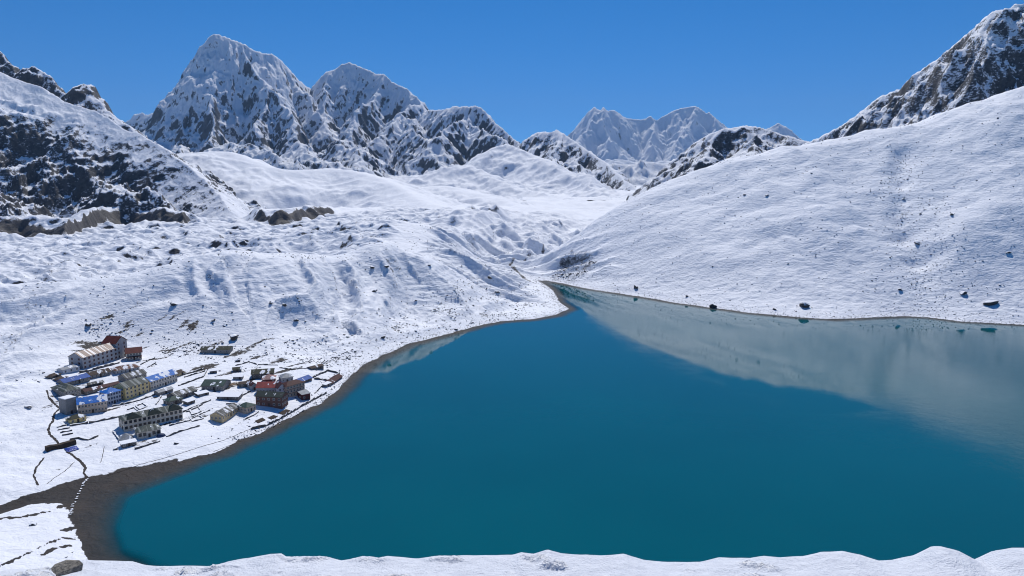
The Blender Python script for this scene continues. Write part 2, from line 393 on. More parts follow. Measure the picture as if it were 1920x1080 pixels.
M_valley = snow_rock_material('valley_snow', 1.35, rock_a=(0.042, 0.039, 0.039), rock_b=(0.108, 0.098, 0.093), bump_d=0.6, bump_s=0.85, stretch=(0.6, 0.6, 1.5), amp=0.85, ripple=(0.13, 0.42, 2.6))
us = np.concatenate([np.linspace(-1.7, -0.80, 46)[:-1], np.linspace(-0.80, 0.80, 740), np.linspace(0.80, 1.7, 46)[1:]])
ys = np.concatenate([np.arange(205, 560, 1.6), np.arange(560, 1240, 1.6), np.geomspace(1242, 2200, 300), np.geomspace(2215, 5300, 110)])
U, Yg = np.meshgrid(us, ys); Xg = U * Yg
Zg, rk, so, sdw, gl = ground(Xg, Yg)
valley = grid_object('valley_ground', Xg, Yg, Zg, M_valley)
nz = vnormals(valley)[:, 2].reshape(Xg.shape)
_dp = CT * Yg - ST * (Zg - H); PXg = 960 + FPX * Xg / _dp; PYg = 540 - FPX * (ST * Yg + CT * (Zg - H)) / _dp     # where each ground point lies in the picture
bfm = sstep(7, -7, signed(PXg, PYg, [(1036, 524), (1050, 492), (1072, 476), (1112, 478), (1114, 496), (1090, 516), (1070, 527)]) + 9 * fbm(Xg / 14, Yg / 14, 3, 69)) * (Yg < 1150) * (Yg > 900)
rk = rk + 0.22 * bfm
rk = rk + 0.7 * sstep(0.74, 0.50, nz) * (0.25 + 0.6 * gl)
set_attr(valley, 'rock', rk); set_attr(valley, 'soil', so)
tag(valley, kind='structure')
def gz(x, y):
    '''height of the built ground, read off its own mesh grid'''
    x = np.asarray(x, float); y = np.asarray(y, float)
    uu_ = np.clip(x / y, us[0], us[-1] - 1e-6); iu = np.clip(np.searchsorted(us, uu_, 'right') - 1, 0, len(us) - 2); tu = (uu_ - us[iu]) / (us[iu + 1] - us[iu])
    iy = np.clip(np.searchsorted(ys, y) - 1, 0, len(ys) - 2); ty = np.clip((y - ys[iy]) / (ys[iy + 1] - ys[iy]), 0, 1)
    return (Zg[iy, iu] * (1 - tu) + Zg[iy, iu + 1] * tu) * (1 - ty) + (Zg[iy + 1, iu] * (1 - tu) + Zg[iy + 1, iu + 1] * tu) * ty
def ground_z(x, y): return float(gz(x, y))
def on_ground(px, py):
    '''where the sight line through a picture point meets the ground'''
    a, b = slopes(px, py); Ys = np.arange(215.0, 2050.0, 0.5); f = (H + b * Ys) - gz(a * Ys, Ys)
    k = np.where(f <= 0)[0]; Y = Ys[k[0]] if len(k) else PZ(px, py, 5)[1]
    return (a * Y, Y, ground_z(a * Y, Y))

# ------------------------------------------------------------------ snow-covered country down the valley to the horizon
du = np.linspace(-1.3, 1.3, 120); dy_ = np.geomspace(4600, 23800, 60); DU, DY = np.meshgrid(du, dy_)
dX = np.clip(DU * DY, -12300, 12300)
far_ground = grid_object('distant_ground', dX, DY, -25 + 60 * fbm(dX / 900, DY / 900, 4, 311) * sstep(5200, 6500, DY), M_valley); set_attr(far_ground, 'rock', 0.1 + 0 * DU); set_attr(far_ground, 'soil', 0 * DU)
tag(far_ground, kind='structure')
# ------------------------------------------------------------------ the lake
def lake_material():
    t = NT('glacial_water'); p = t.p
    dep = t.attr('depth'); calm = t.attr('calm')
    base = t.mix(t.mapr(t.noise(0.006, 3), 0.3, 0.7), (0.0012, 0.086, 0.110), (0.0014, 0.098, 0.122))
    p.inputs['Base Color'].default_value = (0.01, 0.11, 0.17, 1)
    t.l(base, p.inputs['Base Color'])
    p.inputs['IOR'].default_value = 1.40
    p.inputs['Specular IOR Level'].default_value = 0.5
    ro = t.mapr(calm, 0, 1, 0.045, 0.006)
    t.l(ro, p.inputs['Roughness'])
    op = t.mapr(dep, -0.2, 3.6, 0.0, 1.0)
    t.l(op, p.inputs['Alpha'])
    n1 = t.noise(0.55, 3, 0.6, scl=(1.0, 2.2, 1.0)); n2 = t.noise(0.09, 3, 0.5)
    hgt = t.math('ADD', n1, t.math('MULTIPLY', n2, 2.0))
    b = t.bump(hgt, 1.0, 0.02)
    t.l(t.mapr(calm, 0, 1, 0.03, 0.004), b.inputs['Distance'])
    return t.m
lu = np.linspace(-0.95, 2.0, 520); ly = np.linspace(205, 1020, 420)
LU, LY = np.meshgrid(lu, ly); LX = LU * LY
bedz, _, _, lsd, _ = ground(LX, LY)
lake = grid_object('lake', LX, LY, np.zeros_like(LX), lake_material())
set_attr(lake, 'depth', np.maximum(-bedz, 0))
def lz(pix): return signed(LX, LY, [PZ(a, b, 0)[:2] for a, b in pix])
band = sstep(14, -10, lz([(1150, 618), (1190, 640), (1320, 700), (1540, 770), (1660, 770), (1560, 700), (1420, 655), (1300, 632)]) + 8 * fbm(LX / 40, LY / 14, 3, 72))
fend = sstep(14, -14, lz([(1000, 522), (1066, 600), (1130, 585), (1350, 612), (1900, 625), (1920, 605), (1340, 572), (1060, 528)]))
vend = sstep(10, -10, lz([(690, 715), (640, 725), (700, 670), (880, 610), (910, 620), (800, 690)]))
windy = sstep(250, 520, LX + 0.25 * (700 - LY))
calm = np.clip(0.42 + 0.5 * band + 0.55 * fend + 0.45 * vend - 0.42 * windy * (1 - fend) + 0.30 * fbm(LX / 110, LY / 26, 3, 71), 0, 1)
set_attr(lake, 'calm', calm)
tag(lake, kind='structure')

# ================================================================== MOUNTAINS
def mountain(name, ridges, uR, yR, nu, ny, base, mat, seed, k=1.0, flute=(40, 18), amp=(60, 420), mid=(18, 110), crest_keep=60,
             snow=(0.62, 0.18), bias=None, soft=0.0, jag=0.0, warp=40, geom=False, power=1.0, wig=0.17, drop=260, blur=0):
    """ridges: polylines of (px, py, Y[, slope]); the ground falls away from every ridge, gullies run down from it"""
    rw = random.Random(seed)
    def wiggle(pts, a, n=2):
        for _ in range(n):
            out = [pts[0]]
            for p, q in zip(pts[:-1], pts[1:]):
                L = math.dist(p[:2], q[:2]); nx, ny = -(q[1] - p[1]) / (L + 1e-6), (q[0] - p[0]) / (L + 1e-6); j = rw.uniform(-a, a) * L
                out += [((p[0] + q[0]) / 2 + nx * j, (p[1] + q[1]) / 2 + ny * j, (p[2] + q[2]) / 2 + rw.uniform(-.35, .2) * a * L), q]
            pts = out
        return pts
    us = np.linspace(uR[0], uR[1], nu); ys = np.geomspace(yR[0], yR[1], ny) if geom else np.linspace(yR[0], yR[1], ny)
    U, Y = np.meshgrid(us, ys); X = U * Y
    h = np.full(X.shape, -1e9); dn = np.full(X.shape, 1e9); S = np.zeros(X.shape)
    wx = X + warp * fbm(X / (warp * 6), Y / (warp * 6), 4, seed + 1); wy = Y + warp * fbm(X / (warp * 6), Y / (warp * 6), 4, seed + 2)
    for i, r in enumerate(ridges):
        kk = k
        if isinstance(r, tuple): r, kk = r
        pts = [PY(*q) for q in r]
        if i: pts = wiggle(pts, wig)
        d0, s0, z0, _ = poly_near(X, Y, pts)
        d, s, z, _ = poly_near(wx, wy, pts)
        w = sstep(0, crest_keep * (2 if i == 0 else 0.6), d0); d = d0 * (1 - w) + d * w; z = z0 * (1 - w) + z * w; s = s0 * (1 - w) + s * w
        f = d * kk if power == 1.0 else kk * 100 * (d / 100) ** power
        hr = z - f
        fl = flute[0] * (ridged(s / flute[1] / 6 + i * 7.7, d / (flute[1] * 40), 3, seed + 5) - 0.55) * sstep(0, crest_keep * 1.5, d0)
        hr = hr + fl
        if i == 0: d_first = d0
        m = hr > h
        dn = np.where(m, d0, dn); S = np.where(m, s, S); h = np.maximum(h, hr)
    for _ in range(blur):                         # rounded by long weathering
        p_ = np.pad(h, 1, mode='edge'); h = (p_[:-2, 1:-1] + p_[2:, 1:-1] + p_[1:-1, :-2] + p_[1:-1, 2:] + 2 * h) / 6
    keep = 0.22 + 0.78 * sstep(0, crest_keep * 2.2, d_first)
    h = h + keep * (amp[0] * (ridged(wx / amp[1], wy / amp[1], 6, seed + 9, 0.52) - 0.5))
    h = h + keep * mid[0] * (ridged(X / mid[1], Y / mid[1], 4, seed + 13) - 0.5)
    if jag: h = h + jag * (ridged(X / (jag * 5), Y / (jag * 5), 3, seed + 15) - 0.55)
    b = base(X, Y) if callable(base) else np.full(X.shape, float(base))
    b = b + 0.25 * keep * amp[0] * (fbm(X / amp[1], Y / amp[1], 4, seed + 17))
    if soft:
        e = np.clip((h - b) / soft, -30, 30); h = b + soft * np.log1p(np.exp(e))
    else:
        h = np.maximum(h, b)
    ed = np.minimum(U - uR[0], uR[1] - U) / 0.035      # the flanks run out below the neighbouring ground
    h = h - drop * (1 - sstep(0, 1, ed))
    o = grid_object(name, X, Y, h, mat)
    nz = vnormals(o)[:, 2].reshape(X.shape)
    rk = sstep(snow[0] + snow[1], snow[0] - snow[1], nz)
    rk = 0.08 + 0.62 * rk + 0.30 * fbm(X / (amp[1] * .6), Y / (amp[1] * .6), 4, seed + 19)
    if bias is not None: rk = rk + bias(X, Y, h)
    set_attr(o, 'rock', rk)
    tag(o, kind='structure')
    return o
def lerp_rows(pts, X, Y):                         # height at a given x/y from (px, py, Y) points, as a crest curve
    pass

M_far = snow_rock_material('far_peak_snow', 150, rock_a=(0.06, 0.065, 0.075), rock_b=(0.14, 0.14, 0.145), bump_d=50, bump_s=0.7, amp=0.8, soil_on=False)
M_peak = snow_rock_material('peak_snow', 30, rock_a=(0.030, 0.032, 0.037), rock_b=(0.094, 0.095, 0.099), bump_d=13, bump_s=1.0, amp=1.4, soil_on=False, stretch=(1, 1, 0.6))
M_ridge = snow_rock_material('ridge_snow', 14, rock_a=(0.026, 0.026, 0.028), rock_b=(0.085, 0.080, 0.076), bump_d=5, bump_s=0.9, amp=1.5, soil_on=False)
M_crag = snow_rock_material('crag_snow', 6.5, rock_a=(0.028, 0.029, 0.032), rock_b=(0.074, 0.073, 0.075), bump_d=2.6, bump_s=1.0, amp=1.5, sharp=0.14, soil_on=False, stretch=(0.8, 0.8, 1.4))

# --- two far peaks down the valley
far_crest = [(1040, 285, 21500), (1068, 262, 21300), (1080, 238, 21200), (1090, 225, 21100), (1100, 212, 21000), (1110, 203, 21000), (1115, 200, 21000), (1122, 205, 21000), (1128, 208, 21000), (1131, 201, 21000), (1140, 207, 21100), (1155, 207, 21200), (1165, 215, 21300),
             (1175, 222, 21400), (1200, 225, 21500), (1212, 222, 21500), (1220, 216, 21500), (1230, 225, 21500), (1245, 215, 21600), (1260, 207, 21600), (1275, 202, 21600), (1290, 199, 21600), (1305, 198, 21600), (1315, 205, 21500),
             (1325, 213, 21400), (1330, 210, 21400), (1340, 220, 21300), (1355, 232, 21200), (1368, 242, 21000), (1400, 262, 20600), (1432, 246, 20300), (1450, 236, 20200), (1460, 231, 20200), (1470, 237, 20200), (1485, 246, 20200), (1497, 258, 20100), (1530, 280, 20000)]
mountain('far_snow_mountain', [far_crest, [(1115, 200, 21000), (1105, 235, 20400), (1090, 275, 19500)], [(1131, 201, 21000), (1138, 250, 20200), (1150, 290, 19200)],
          [(1138, 254, 20100), (1170, 285, 19000)], [(1220, 216, 21500), (1226, 255, 20800), (1235, 300, 19600)], [(1305, 198, 21600), (1285, 240, 20700), (1262, 295, 19400)], [(1330, 210, 21400), (1330, 260, 20400)]],
         (0.03, 0.46), (17500, 23500), 330, 210, lambda x, y: 150 + 260 * ridged(x / 1400, y / 1400, 4, 301), M_far, 300, k=1.15, flute=(190, 60), amp=(330, 1500), mid=(90, 420), crest_keep=220, snow=(0.42, 0.22), bias=lambda x, y, z: -0.10, jag=30, warp=180, drop=1500)

# --- the twin peaks and the ridges that run off them
peak_crest = [(180, 262, 9200), (243, 228, 8800), (252, 213, 8700), (266, 210, 8600), (277, 215, 8500), (292, 210, 8400), (312, 212, 8300), (320, 203, 8200), (331, 190, 8050), (352, 181, 7900), (358, 165, 7850), (364, 140, 7750), (374, 112, 7680), (378, 90, 7640), (386, 76, 7620), (395, 67, 7600), (403, 61, 7600),
              (420, 68, 7620), (440, 76, 7650), (456, 80, 7680), (475, 92, 7700), (492, 97, 7750), (510, 100, 7800), (525, 110, 7850), (541, 128, 7900), (560, 150, 8000), (578, 163, 8100), (588, 168, 8150), (592, 158, 8120), (600, 145, 8080), (611, 135, 8050), (628, 130, 8000), (640, 120, 8000), (655, 116, 8000), (671, 122, 8000),
              (690, 130, 7980), (705, 138, 7950), (720, 139, 7900), (735, 152, 7820), (750, 160, 7750), (764, 165, 7700), (770, 176, 7650), (781, 180, 7580), (790, 196, 7500), (797, 208, 7420), (815, 206, 7250), (830, 205, 7150), (850, 200, 7000), (872, 198, 6880), (890, 198, 6800), (901, 200, 6760), (910, 209, 6680), (920, 222, 6600),
              (937, 236, 6430), (955, 252, 6300), (972, 266, 6100), (990, 280, 5900), (1020, 300, 5500)]
peak_spurs = [([(403, 61, 7600), (388, 110, 7420), (379, 150, 7250), (360, 195, 7050), (342, 235, 6850), (326, 275, 6600)], 1.5),
              ([(388, 110, 7420), (404, 165, 7150), (398, 215, 6850), (392, 262, 6500)], 1.5),
              ([(456, 80, 7680), (470, 125, 7450), (500, 160, 7250), (535, 200, 7000), (555, 250, 6650)], 1.35), ([(541, 128, 7900), (572, 172, 7600), (598, 205, 7300)], 1.3),
              ([(500, 160, 7250), (492, 205, 6950), (480, 245, 6600)], 1.4),
              ([(628, 130, 8000), (612, 180, 7600), (606, 225, 7150)], 1.25), ([(720, 139, 7900), (700, 185, 7550), (665, 225, 7150), (632, 262, 6700)], 1.25), ([(790, 196, 7500), (750, 212, 7250), (722, 245, 6850), (690, 275, 6450), (655, 302, 6000)], 1.2),
              ([(750, 212, 7250), (775, 250, 6700), (808, 285, 6000), (840, 318, 5300)], 1.05),
              ([(878, 204, 6850), (850, 232, 6500), (822, 254, 6150)], 1.1), ([(878, 206, 6830), (905, 240, 6450), (945, 262, 6100), (985, 285, 5700)], 1.1)]
foot = [([(425, 262, 6100), (470, 272, 5700), (512, 292, 5350), (556, 314, 5000)], 0.8), ([(560, 268, 5750), (600, 295, 5350), (645, 314, 5000)], 0.8), ([(632, 262, 6600), (668, 298, 5600), (712, 335, 4750), (745, 348, 4400)], 0.75), ([(300, 245, 7000), (330, 285, 6000)], 0.9)]
mountain('twin_snow_mountain', [(peak_crest, 1.25)] + peak_spurs + foot, (-0.62, 0.10), (4300, 9300), 620, 400,
         lambda x, y: 10 + 60 * sstep(4400, 5600, y) + 330 * sstep(5400, 8200, y), M_peak, 340, k=1.2, flute=(66, 12), amp=(80, 500), mid=(32, 110), crest_keep=60, snow=(0.50, 0.20),
         bias=lambda x, y, z: 0.03 - 0.15 * sstep(650, 1150, z) + 0.16 * sstep(850, 350, z) * sstep(4800, 5600, y) - 0.32 * sstep(5000, 4400, y), jag=12, warp=45, drop=700)

# --- dark ridge that closes the valley, and the soft hills before it
mountain('valley_end_ridge', [([(940, 300, 6200), (985, 263, 5900), (1000, 251, 5800), (1010, 248, 5750), (1022, 247, 5700), (1035, 250, 5650), (1043, 242, 5600), (1050, 247, 5560), (1060, 252, 5500), (1075, 262, 5400), (1092, 276, 5250), (1112, 287, 5100), (1132, 302, 4900), (1152, 321, 4650), (1172, 337, 4400), (1192, 353, 4200), (1215, 375, 3900)], 0.9),
          ([(1043, 242, 5600), (1030, 285, 5200), (1050, 320, 4700)], .9), ([(1092, 276, 5250), (1082, 310, 4900), (1110, 345, 4350)], .8)],
         (-0.02, 0.24), (3300, 6500), 260, 240, 20, M_ridge, 380, k=0.9, flute=(34, 14), amp=(70, 330), mid=(20, 90), crest_keep=40, snow=(0.66, 0.2), bias=lambda x, y, z: 0.02, jag=5, warp=40)
M_soft = snow_rock_material('soft_hill_snow', 14, bump_d=4.0, bump_s=0.6, amp=0.7, soil_on=False)
mountain('rolling_snow_hill', [([(260, 320, 3050), (320, 288, 3050), (340, 285, 3000), (380, 282, 3000), (420, 281, 2980), (442, 285, 2950), (470, 297, 2920), (500, 308, 2900), (540, 315, 2900), (580, 313, 2950), (620, 313, 3000), (660, 318, 2950), (700, 328, 2850), (740, 343, 2700), (770, 361, 2520), (800, 376, 2350), (830, 388, 2200)], 0.30)],
         (-0.56, 0.02), (1900, 3600), 330, 210, -60, M_soft, 400, k=0.3, flute=(0, 16), amp=(34, 380), mid=(8, 70), crest_keep=60, snow=(0.5, 0.15), soft=14, bias=lambda x, y, z: -0.05, warp=20, blur=36)
mountain('rolling_snow_hill', [([(700, 372, 3300), (760, 352, 3300), (800, 347, 3300), (840, 347, 3250), (880, 357, 3150), (920, 368, 3000), (965, 380, 2800), (1010, 392, 2600)], 0.25),
          ([(800, 322, 4300), (845, 305, 4300), (880, 312, 4200), (930, 335, 4000), (1000, 357, 3700), (1060, 377, 3300), (1100, 392, 3000)], 0.34),
          ([(860, 310, 5000), (925, 277, 4900), (945, 270, 4850), (990, 285, 4700), (1022, 301, 4500), (1060, 316, 4300), (1100, 331, 4100), (1150, 352, 3800), (1182, 368, 3500)], 0.42)],
         (-0.20, 0.22), (2000, 5200), 300, 300, -60, M_soft, 420, k=0.3, flute=(5, 22), amp=(46, 380), mid=(12, 80), crest_keep=60, snow=(0.62, 0.16), soft=16, bias=lambda x, y, z: 0.02, warp=25, blur=24)

# --- rocky hill and dark crag behind the right hill
mountain('rocky_snow_hill', [([(1165, 385, 3300), (1190, 366, 3250), (1212, 350, 3200), (1250, 312, 3150), (1282, 290, 3100), (1300, 270, 3050), (1330, 252, 3000), (1360, 240, 3000), (1395, 235, 3000), (1420, 238, 2980), (1450, 245, 2950), (1475, 252, 2900), (1495, 258, 2850), (1530, 268, 2800), (1600, 275, 2750)], 0.75),
          ([(1360, 240, 3000), (1330, 290, 2750), (1300, 320, 2600)], .7), ([(1450, 245, 2950), (1420, 275, 2700)], .7)],
         (0.12, 0.52), (2150, 3700), 300, 230, 20, M_crag, 440, k=0.75, flute=(16, 9), amp=(46, 200), mid=(14, 60), crest_keep=25, snow=(0.72, 0.2), bias=lambda x, y, z: 0.06, jag=3, warp=25)
crag = [(1480, 285, 2500), (1530, 258, 2450), (1560, 240, 2400), (1580, 228, 2380), (1600, 215, 2350), (1620, 200, 2320), (1640, 185, 2300), (1656, 178, 2280), (1672, 175, 2260), (1690, 165, 2240), (1700, 150, 2220), (1720, 135, 2200), (1740, 120, 2180), (1760, 105, 2160), (1780, 88, 2140), (1800, 70, 2120), (1820, 52, 2100),
        (1840, 35, 2080), (1857, 20, 2060), (1870, 15, 2050), (1895, 15, 2040), (1905, 8, 2040), (1920, 5, 2040), (2000, -40, 2060), (2200, -120, 2100), (2500, -180, 2200), (2900, -150, 2300)]
mountain('dark_crag', [(crag, 1.15), ([(1857, 20, 2060), (1850, 90, 1960), (1838, 160, 1850)], 1.8), ([(1905, 8, 2040), (1900, 80, 1950), (1905, 150, 1850)], 1.6), ([(1780, 88, 2140), (1790, 140, 2030), (1800, 190, 1900)], 1.4),
          ([(1672, 175, 2260), (1690, 200, 2150), (1720, 215, 2050)], 1.2), ([(1600, 215, 2350), (1625, 235, 2200)], 1.1)],
         (0.33, 1.5), (1500, 2700), 560, 260, 120, M_crag, 470, k=1.1, flute=(24, 8), amp=(64, 190), mid=(20, 55), crest_keep=18, snow=(0.66, 0.2), bias=lambda x, y, z: -0.05 - 0.30 * sstep(1950, 1800, y) * sstep(330, 250, z), jag=3, warp=25)

# --- the rocky spur on the left with its snow slope, and dark peaks behind it
mountain('dark_rock_peak', [([(-300, -60, 3700), (-120, 20, 3600), (-40, 70, 3500), (0, 93, 3500), (13, 112, 3480), (30, 134, 3450), (43, 125, 3420), (62, 123, 3400), (80, 133, 3400), (98, 145, 3380), (107, 163, 3350), (123, 171, 3320), (137, 160, 3300), (153, 156, 3300), (163, 160, 3280), (180, 183, 3250), (200, 203, 3200), (220, 222, 3150), (240, 236, 3100), (275, 262, 3050)], 1.1)],
         (-0.95, -0.44), (2600, 4200), 260, 200, 100, M_ridge, 500, k=1.1, flute=(40, 12), amp=(80, 260), mid=(24, 70), crest_keep=22, snow=(0.70, 0.2), bias=lambda x, y, z: 0.02, jag=9, warp=30)
spur_crest = [(-500, -60, 2750), (-250, 45, 2700), (-120, 90, 2650), (0, 132, 2600), (50, 153, 2600), (133, 192, 2580), (200, 219, 2550), (234, 238, 2520), (267, 254, 2490), (300, 271, 2450), (318, 286, 2420), (350, 311, 2360), (384, 338, 2280), (406, 359, 2210), (420, 378, 2130), (428, 394, 2060)]
def spur_bias(x, y, z):
    lo = np.interp(x / y, [-0.9, -0.72, -0.60, -0.48, -0.40], [330, 330, 285, 240, 170])   # below this height the rock is bare
    return 0.05 * sstep(lo + 60, lo - 40, z) - 0.40 * sstep(lo - 20, lo + 70, z) - 0.25 * sstep(45, 25, z)
mountain('rocky_spur', [(spur_crest, 0.62), ([(-60, 330, 1900), (0, 372, 1850), (60, 405, 1800), (110, 435, 1740)], .6), ([(230, 340, 2100), (300, 372, 2000), (370, 402, 1920)], .7)],
         (-1.02, -0.29), (1560, 3000), 520, 330, -20, M_crag, 530, k=0.6, flute=(20, 13), amp=(70, 200), mid=(22, 52), crest_keep=130, snow=(0.74, 0.18), bias=spur_bias, jag=2.0, warp=40)
mountain('distant_snow_hill', [([(1060, 325, 9000), (1100, 318, 9000), (1150, 308, 9000), (1176, 306, 9000), (1200, 306, 9000), (1226, 303, 9000), (1250, 309, 9000), (1290, 312, 9000), (1400, 300, 9000)], 0.45)],
         (0.02, 0.36), (6500, 10500), 160, 120, -200, M_peak, 560, k=0.45, flute=(60, 25), amp=(170, 600), mid=(40, 150), crest_keep=60, snow=(0.6, 0.2), bias=lambda x, y, z: -0.08, jag=6, warp=60)

# ================================================================== the snowy lip the picture is taken from
lip = [(-400, 1095), (-150, 1092), (0, 1086), (40, 1078), (100, 1064), (167, 1049), (207, 1050), (247, 1053), (267, 1060), (290, 1063), (320, 1063), (367, 1062), (393, 1063), (427, 1053), (467, 1047), (507, 1037), (527, 1037), (538, 1045), (583, 1045), (617, 1043), (640, 1050), (683, 1045), (710, 1047),
       (727, 1043), (783, 1046), (813, 1042), (890, 1043), (960, 1040), (977, 1034), (1000, 1037), (1027, 1029), (1053, 1037), (1127, 1042), (1170, 1038), (1207, 1050), (1273, 1052), (1313, 1053), (1347, 1045), (1407, 1047), (1433, 1042), (1463, 1046),
       (1507, 1043), (1540, 1033), (1580, 1032), (1613, 1040), (1647, 1051), (1673, 1050), (1713, 1040), (1747, 1022), (1763, 1022), (1797, 1033), (1830, 1051), (1863, 1032), (1897, 1026), (1920, 1026), (1960, 1035), (2000, 1050), (2100, 1040), (2300, 1050)]
LIPY = 5.6
lipw = np.array([PY(a, b, LIPY) for a, b in lip])
lipx, lipz = lipw[:, 0], lipw[:, 2]
base_z = 150 + slopes(960, 1054)[1] * LIPY
def slope_z(x, y):
    yl = LIPY + 0.35 * fbm(x / 1.1, 0 * x, 2, 91)
    zl = np.interp(x * LIPY / np.maximum(y, 1.0) * 0.35 + x * 0.65, lipx, lipz)
    k = (148.35 - base_z) / LIPY
    near = 148.35 - k * y
    # from the lip the hill falls away
    fall = base_z - 0.62 * (y - LIPY) - 0.5 * sstep(0, 3, y - LIPY)
    g = np.where(y < LIPY, near, np.minimum(near, fall))
    e = np.where(y < yl, 0.42, 0.34)
    hump = (zl - base_z) * np.exp(-((y - yl) / e) ** 2)
    left = np.interp(x / np.maximum(y, 0.5), [-0.9, -0.7, -0.5, 0.2], [-0.0, 0.0, 0.0, 0.0])
    out = g + hump + left
    out = out + 0.030 * fbm(x / 0.5, y / 0.5, 3, 93) * sstep(7, 5, y) * 0.8 + 0.10 * fbm(x / 2, y / 2, 2, 94) * sstep(1, 4, np.abs(y - LIPY))
    # crusts of hoar on buried grass
    cl = sstep(0.12, 0.35, fbm(x / 0.55, y / 0.30, 2, 95)) * sstep(LIPY + 0.1, LIPY - 0.25, y) * sstep(2.4, 1.8, x)
    out = out + cl * 0.055 * (ridged(x / 0.05, y / 0.05, 2, 97))
    return out
tt = np.linspace(-1, 1, 760); tt = 0.45 * tt + 0.55 * tt ** 3
fy = np.concatenate([np.linspace(-6, 4.5, 60), np.linspace(4.53, 6.6, 140), np.geomspace(6.65, 30, 60), np.geomspace(31, 240, 60)])
FT, FY = np.meshgrid(tt, fy); FX = FT * (13 + 1.75 * np.maximum(FY - 5, 0))
FZ = slope_z(FX, FY)
ch = camera_hill(FX, np.maximum(FY, 0)); wfar = sstep(12, 40, FY); FZ = FZ * (1 - wfar) + (ch - 1.0 + 1.5 * fbm(FX / 30, FY / 30, 3, 61) * sstep(15, 60, FY)) * wfar
def fresh_snow():
    t = NT('fresh_snow'); p = t.p
    n = t.noise(9, 5, 0.6); n2 = t.noise(60, 3, 0.6)
    t.l(t.mix(t.mapr(n, 0.3, 0.7), (0.69, 0.72, 0.79), (0.77, 0.80, 0.86)), p.inputs['Base Color'])
    p.inputs['Roughness'].default_value = 0.6; p.inputs['Specular IOR Level'].default_value = 0.3
    p.inputs['Subsurface Weight'].default_value = 0.0
    t.bump(t.math('ADD', n, t.math('MULTIPLY', n2, 0.45)), 0.7, 0.06)
    return t.m
M_fresh = fresh_snow()
lipo = grid_object('snow_slope', FX, FY, FZ, M_fresh); tag(lipo, kind='structure')

# ================================================================== ROCKS
def boulder_material():
    t = NT('boulder_rock'); p = t.p
    geo = t.n.new('ShaderNodeNewGeometry'); sp = t.n.new('ShaderNodeSeparateXYZ'); t.l(geo.outputs['Normal'], sp.inputs[0])
    n = t.noise(1.3, 5, 0.65); n2 = t.noise(4.0, 3, 0.6)
    oi = t.n.new('ShaderNodeObjectInfo')
    v = t.math('ADD', sp.outputs['Z'], t.math('MULTIPLY', t.math('SUBTRACT', n, 0.5), 0.9))
    f = t.mapr(v, 0.60, 0.76)
    rock = t.mix(t.mapr(n2, 0.3, 0.7), (0.022, 0.021, 0.021), (0.085, 0.075, 0.066))
    rock = t.mix(t.math('MULTIPLY', oi.outputs['Random'], 0.5), rock, (0.10, 0.085, 0.072))
    t.l(t.mix(f, rock, SNOW), p.inputs['Base Color']); p.inputs['Roughness'].default_value = 0.85
    t.bump(n2, 0.7, 0.15)
    return t.m
M_boulder = boulder_material()
import bmesh
def rock_mesh(name, seed, npts=22, flat=0.7, chop=6):
    r = random.Random(seed); bm = bmesh.new()
    sx, sy, sz = r.uniform(.85, 1.25), r.uniform(.7, 1.0), r.uniform(.5, .85) * flat / 0.7
    for i in range(npts):
        while True:
            v = Vector((r.gauss(0, 1), r.gauss(0, 1), r.gauss(0, 1)))
            if v.length > .2: break
        v.normalize(); q = r.uniform(.82, 1.08)
        v = Vector((v.x * sx * q, v.y * sy * q, v.z * sz * q)) * 0.5
        bm.verts.new(v)
    res = bmesh.ops.convex_hull(bm, input=bm.verts)
    bmesh.ops.delete(bm, geom=[g for g in res['geom_interior'] if isinstance(g, bmesh.types.BMVert)], context='VERTS')
    me = bpy.data.meshes.new(name); bm.to_mesh(me); bm.free(); me.materials.append(M_boulder); return me
ROCKS = [rock_mesh('boulder_mesh', 100 + i, 26) for i in range(14)]
rr = random.Random(5)
def boulder(loc, size, label, group=None, sink=0.18, yaw=None, tall=1.0):
    o = bpy.data.objects.new('boulder', rr.choice(ROCKS)); COL.objects.link(o)
    s = size
    o.scale = (s, s * rr.uniform(.8, 1.1), s * tall); o.rotation_euler = (rr.uniform(-.25, .25), rr.uniform(-.25, .25), rr.uniform(0, 6.28) if yaw is None else yaw)
    o.location = (loc[0], loc[1], loc[2] + s * tall * (0.34 - sink))
    tag(o, label, 'boulder', group); return o

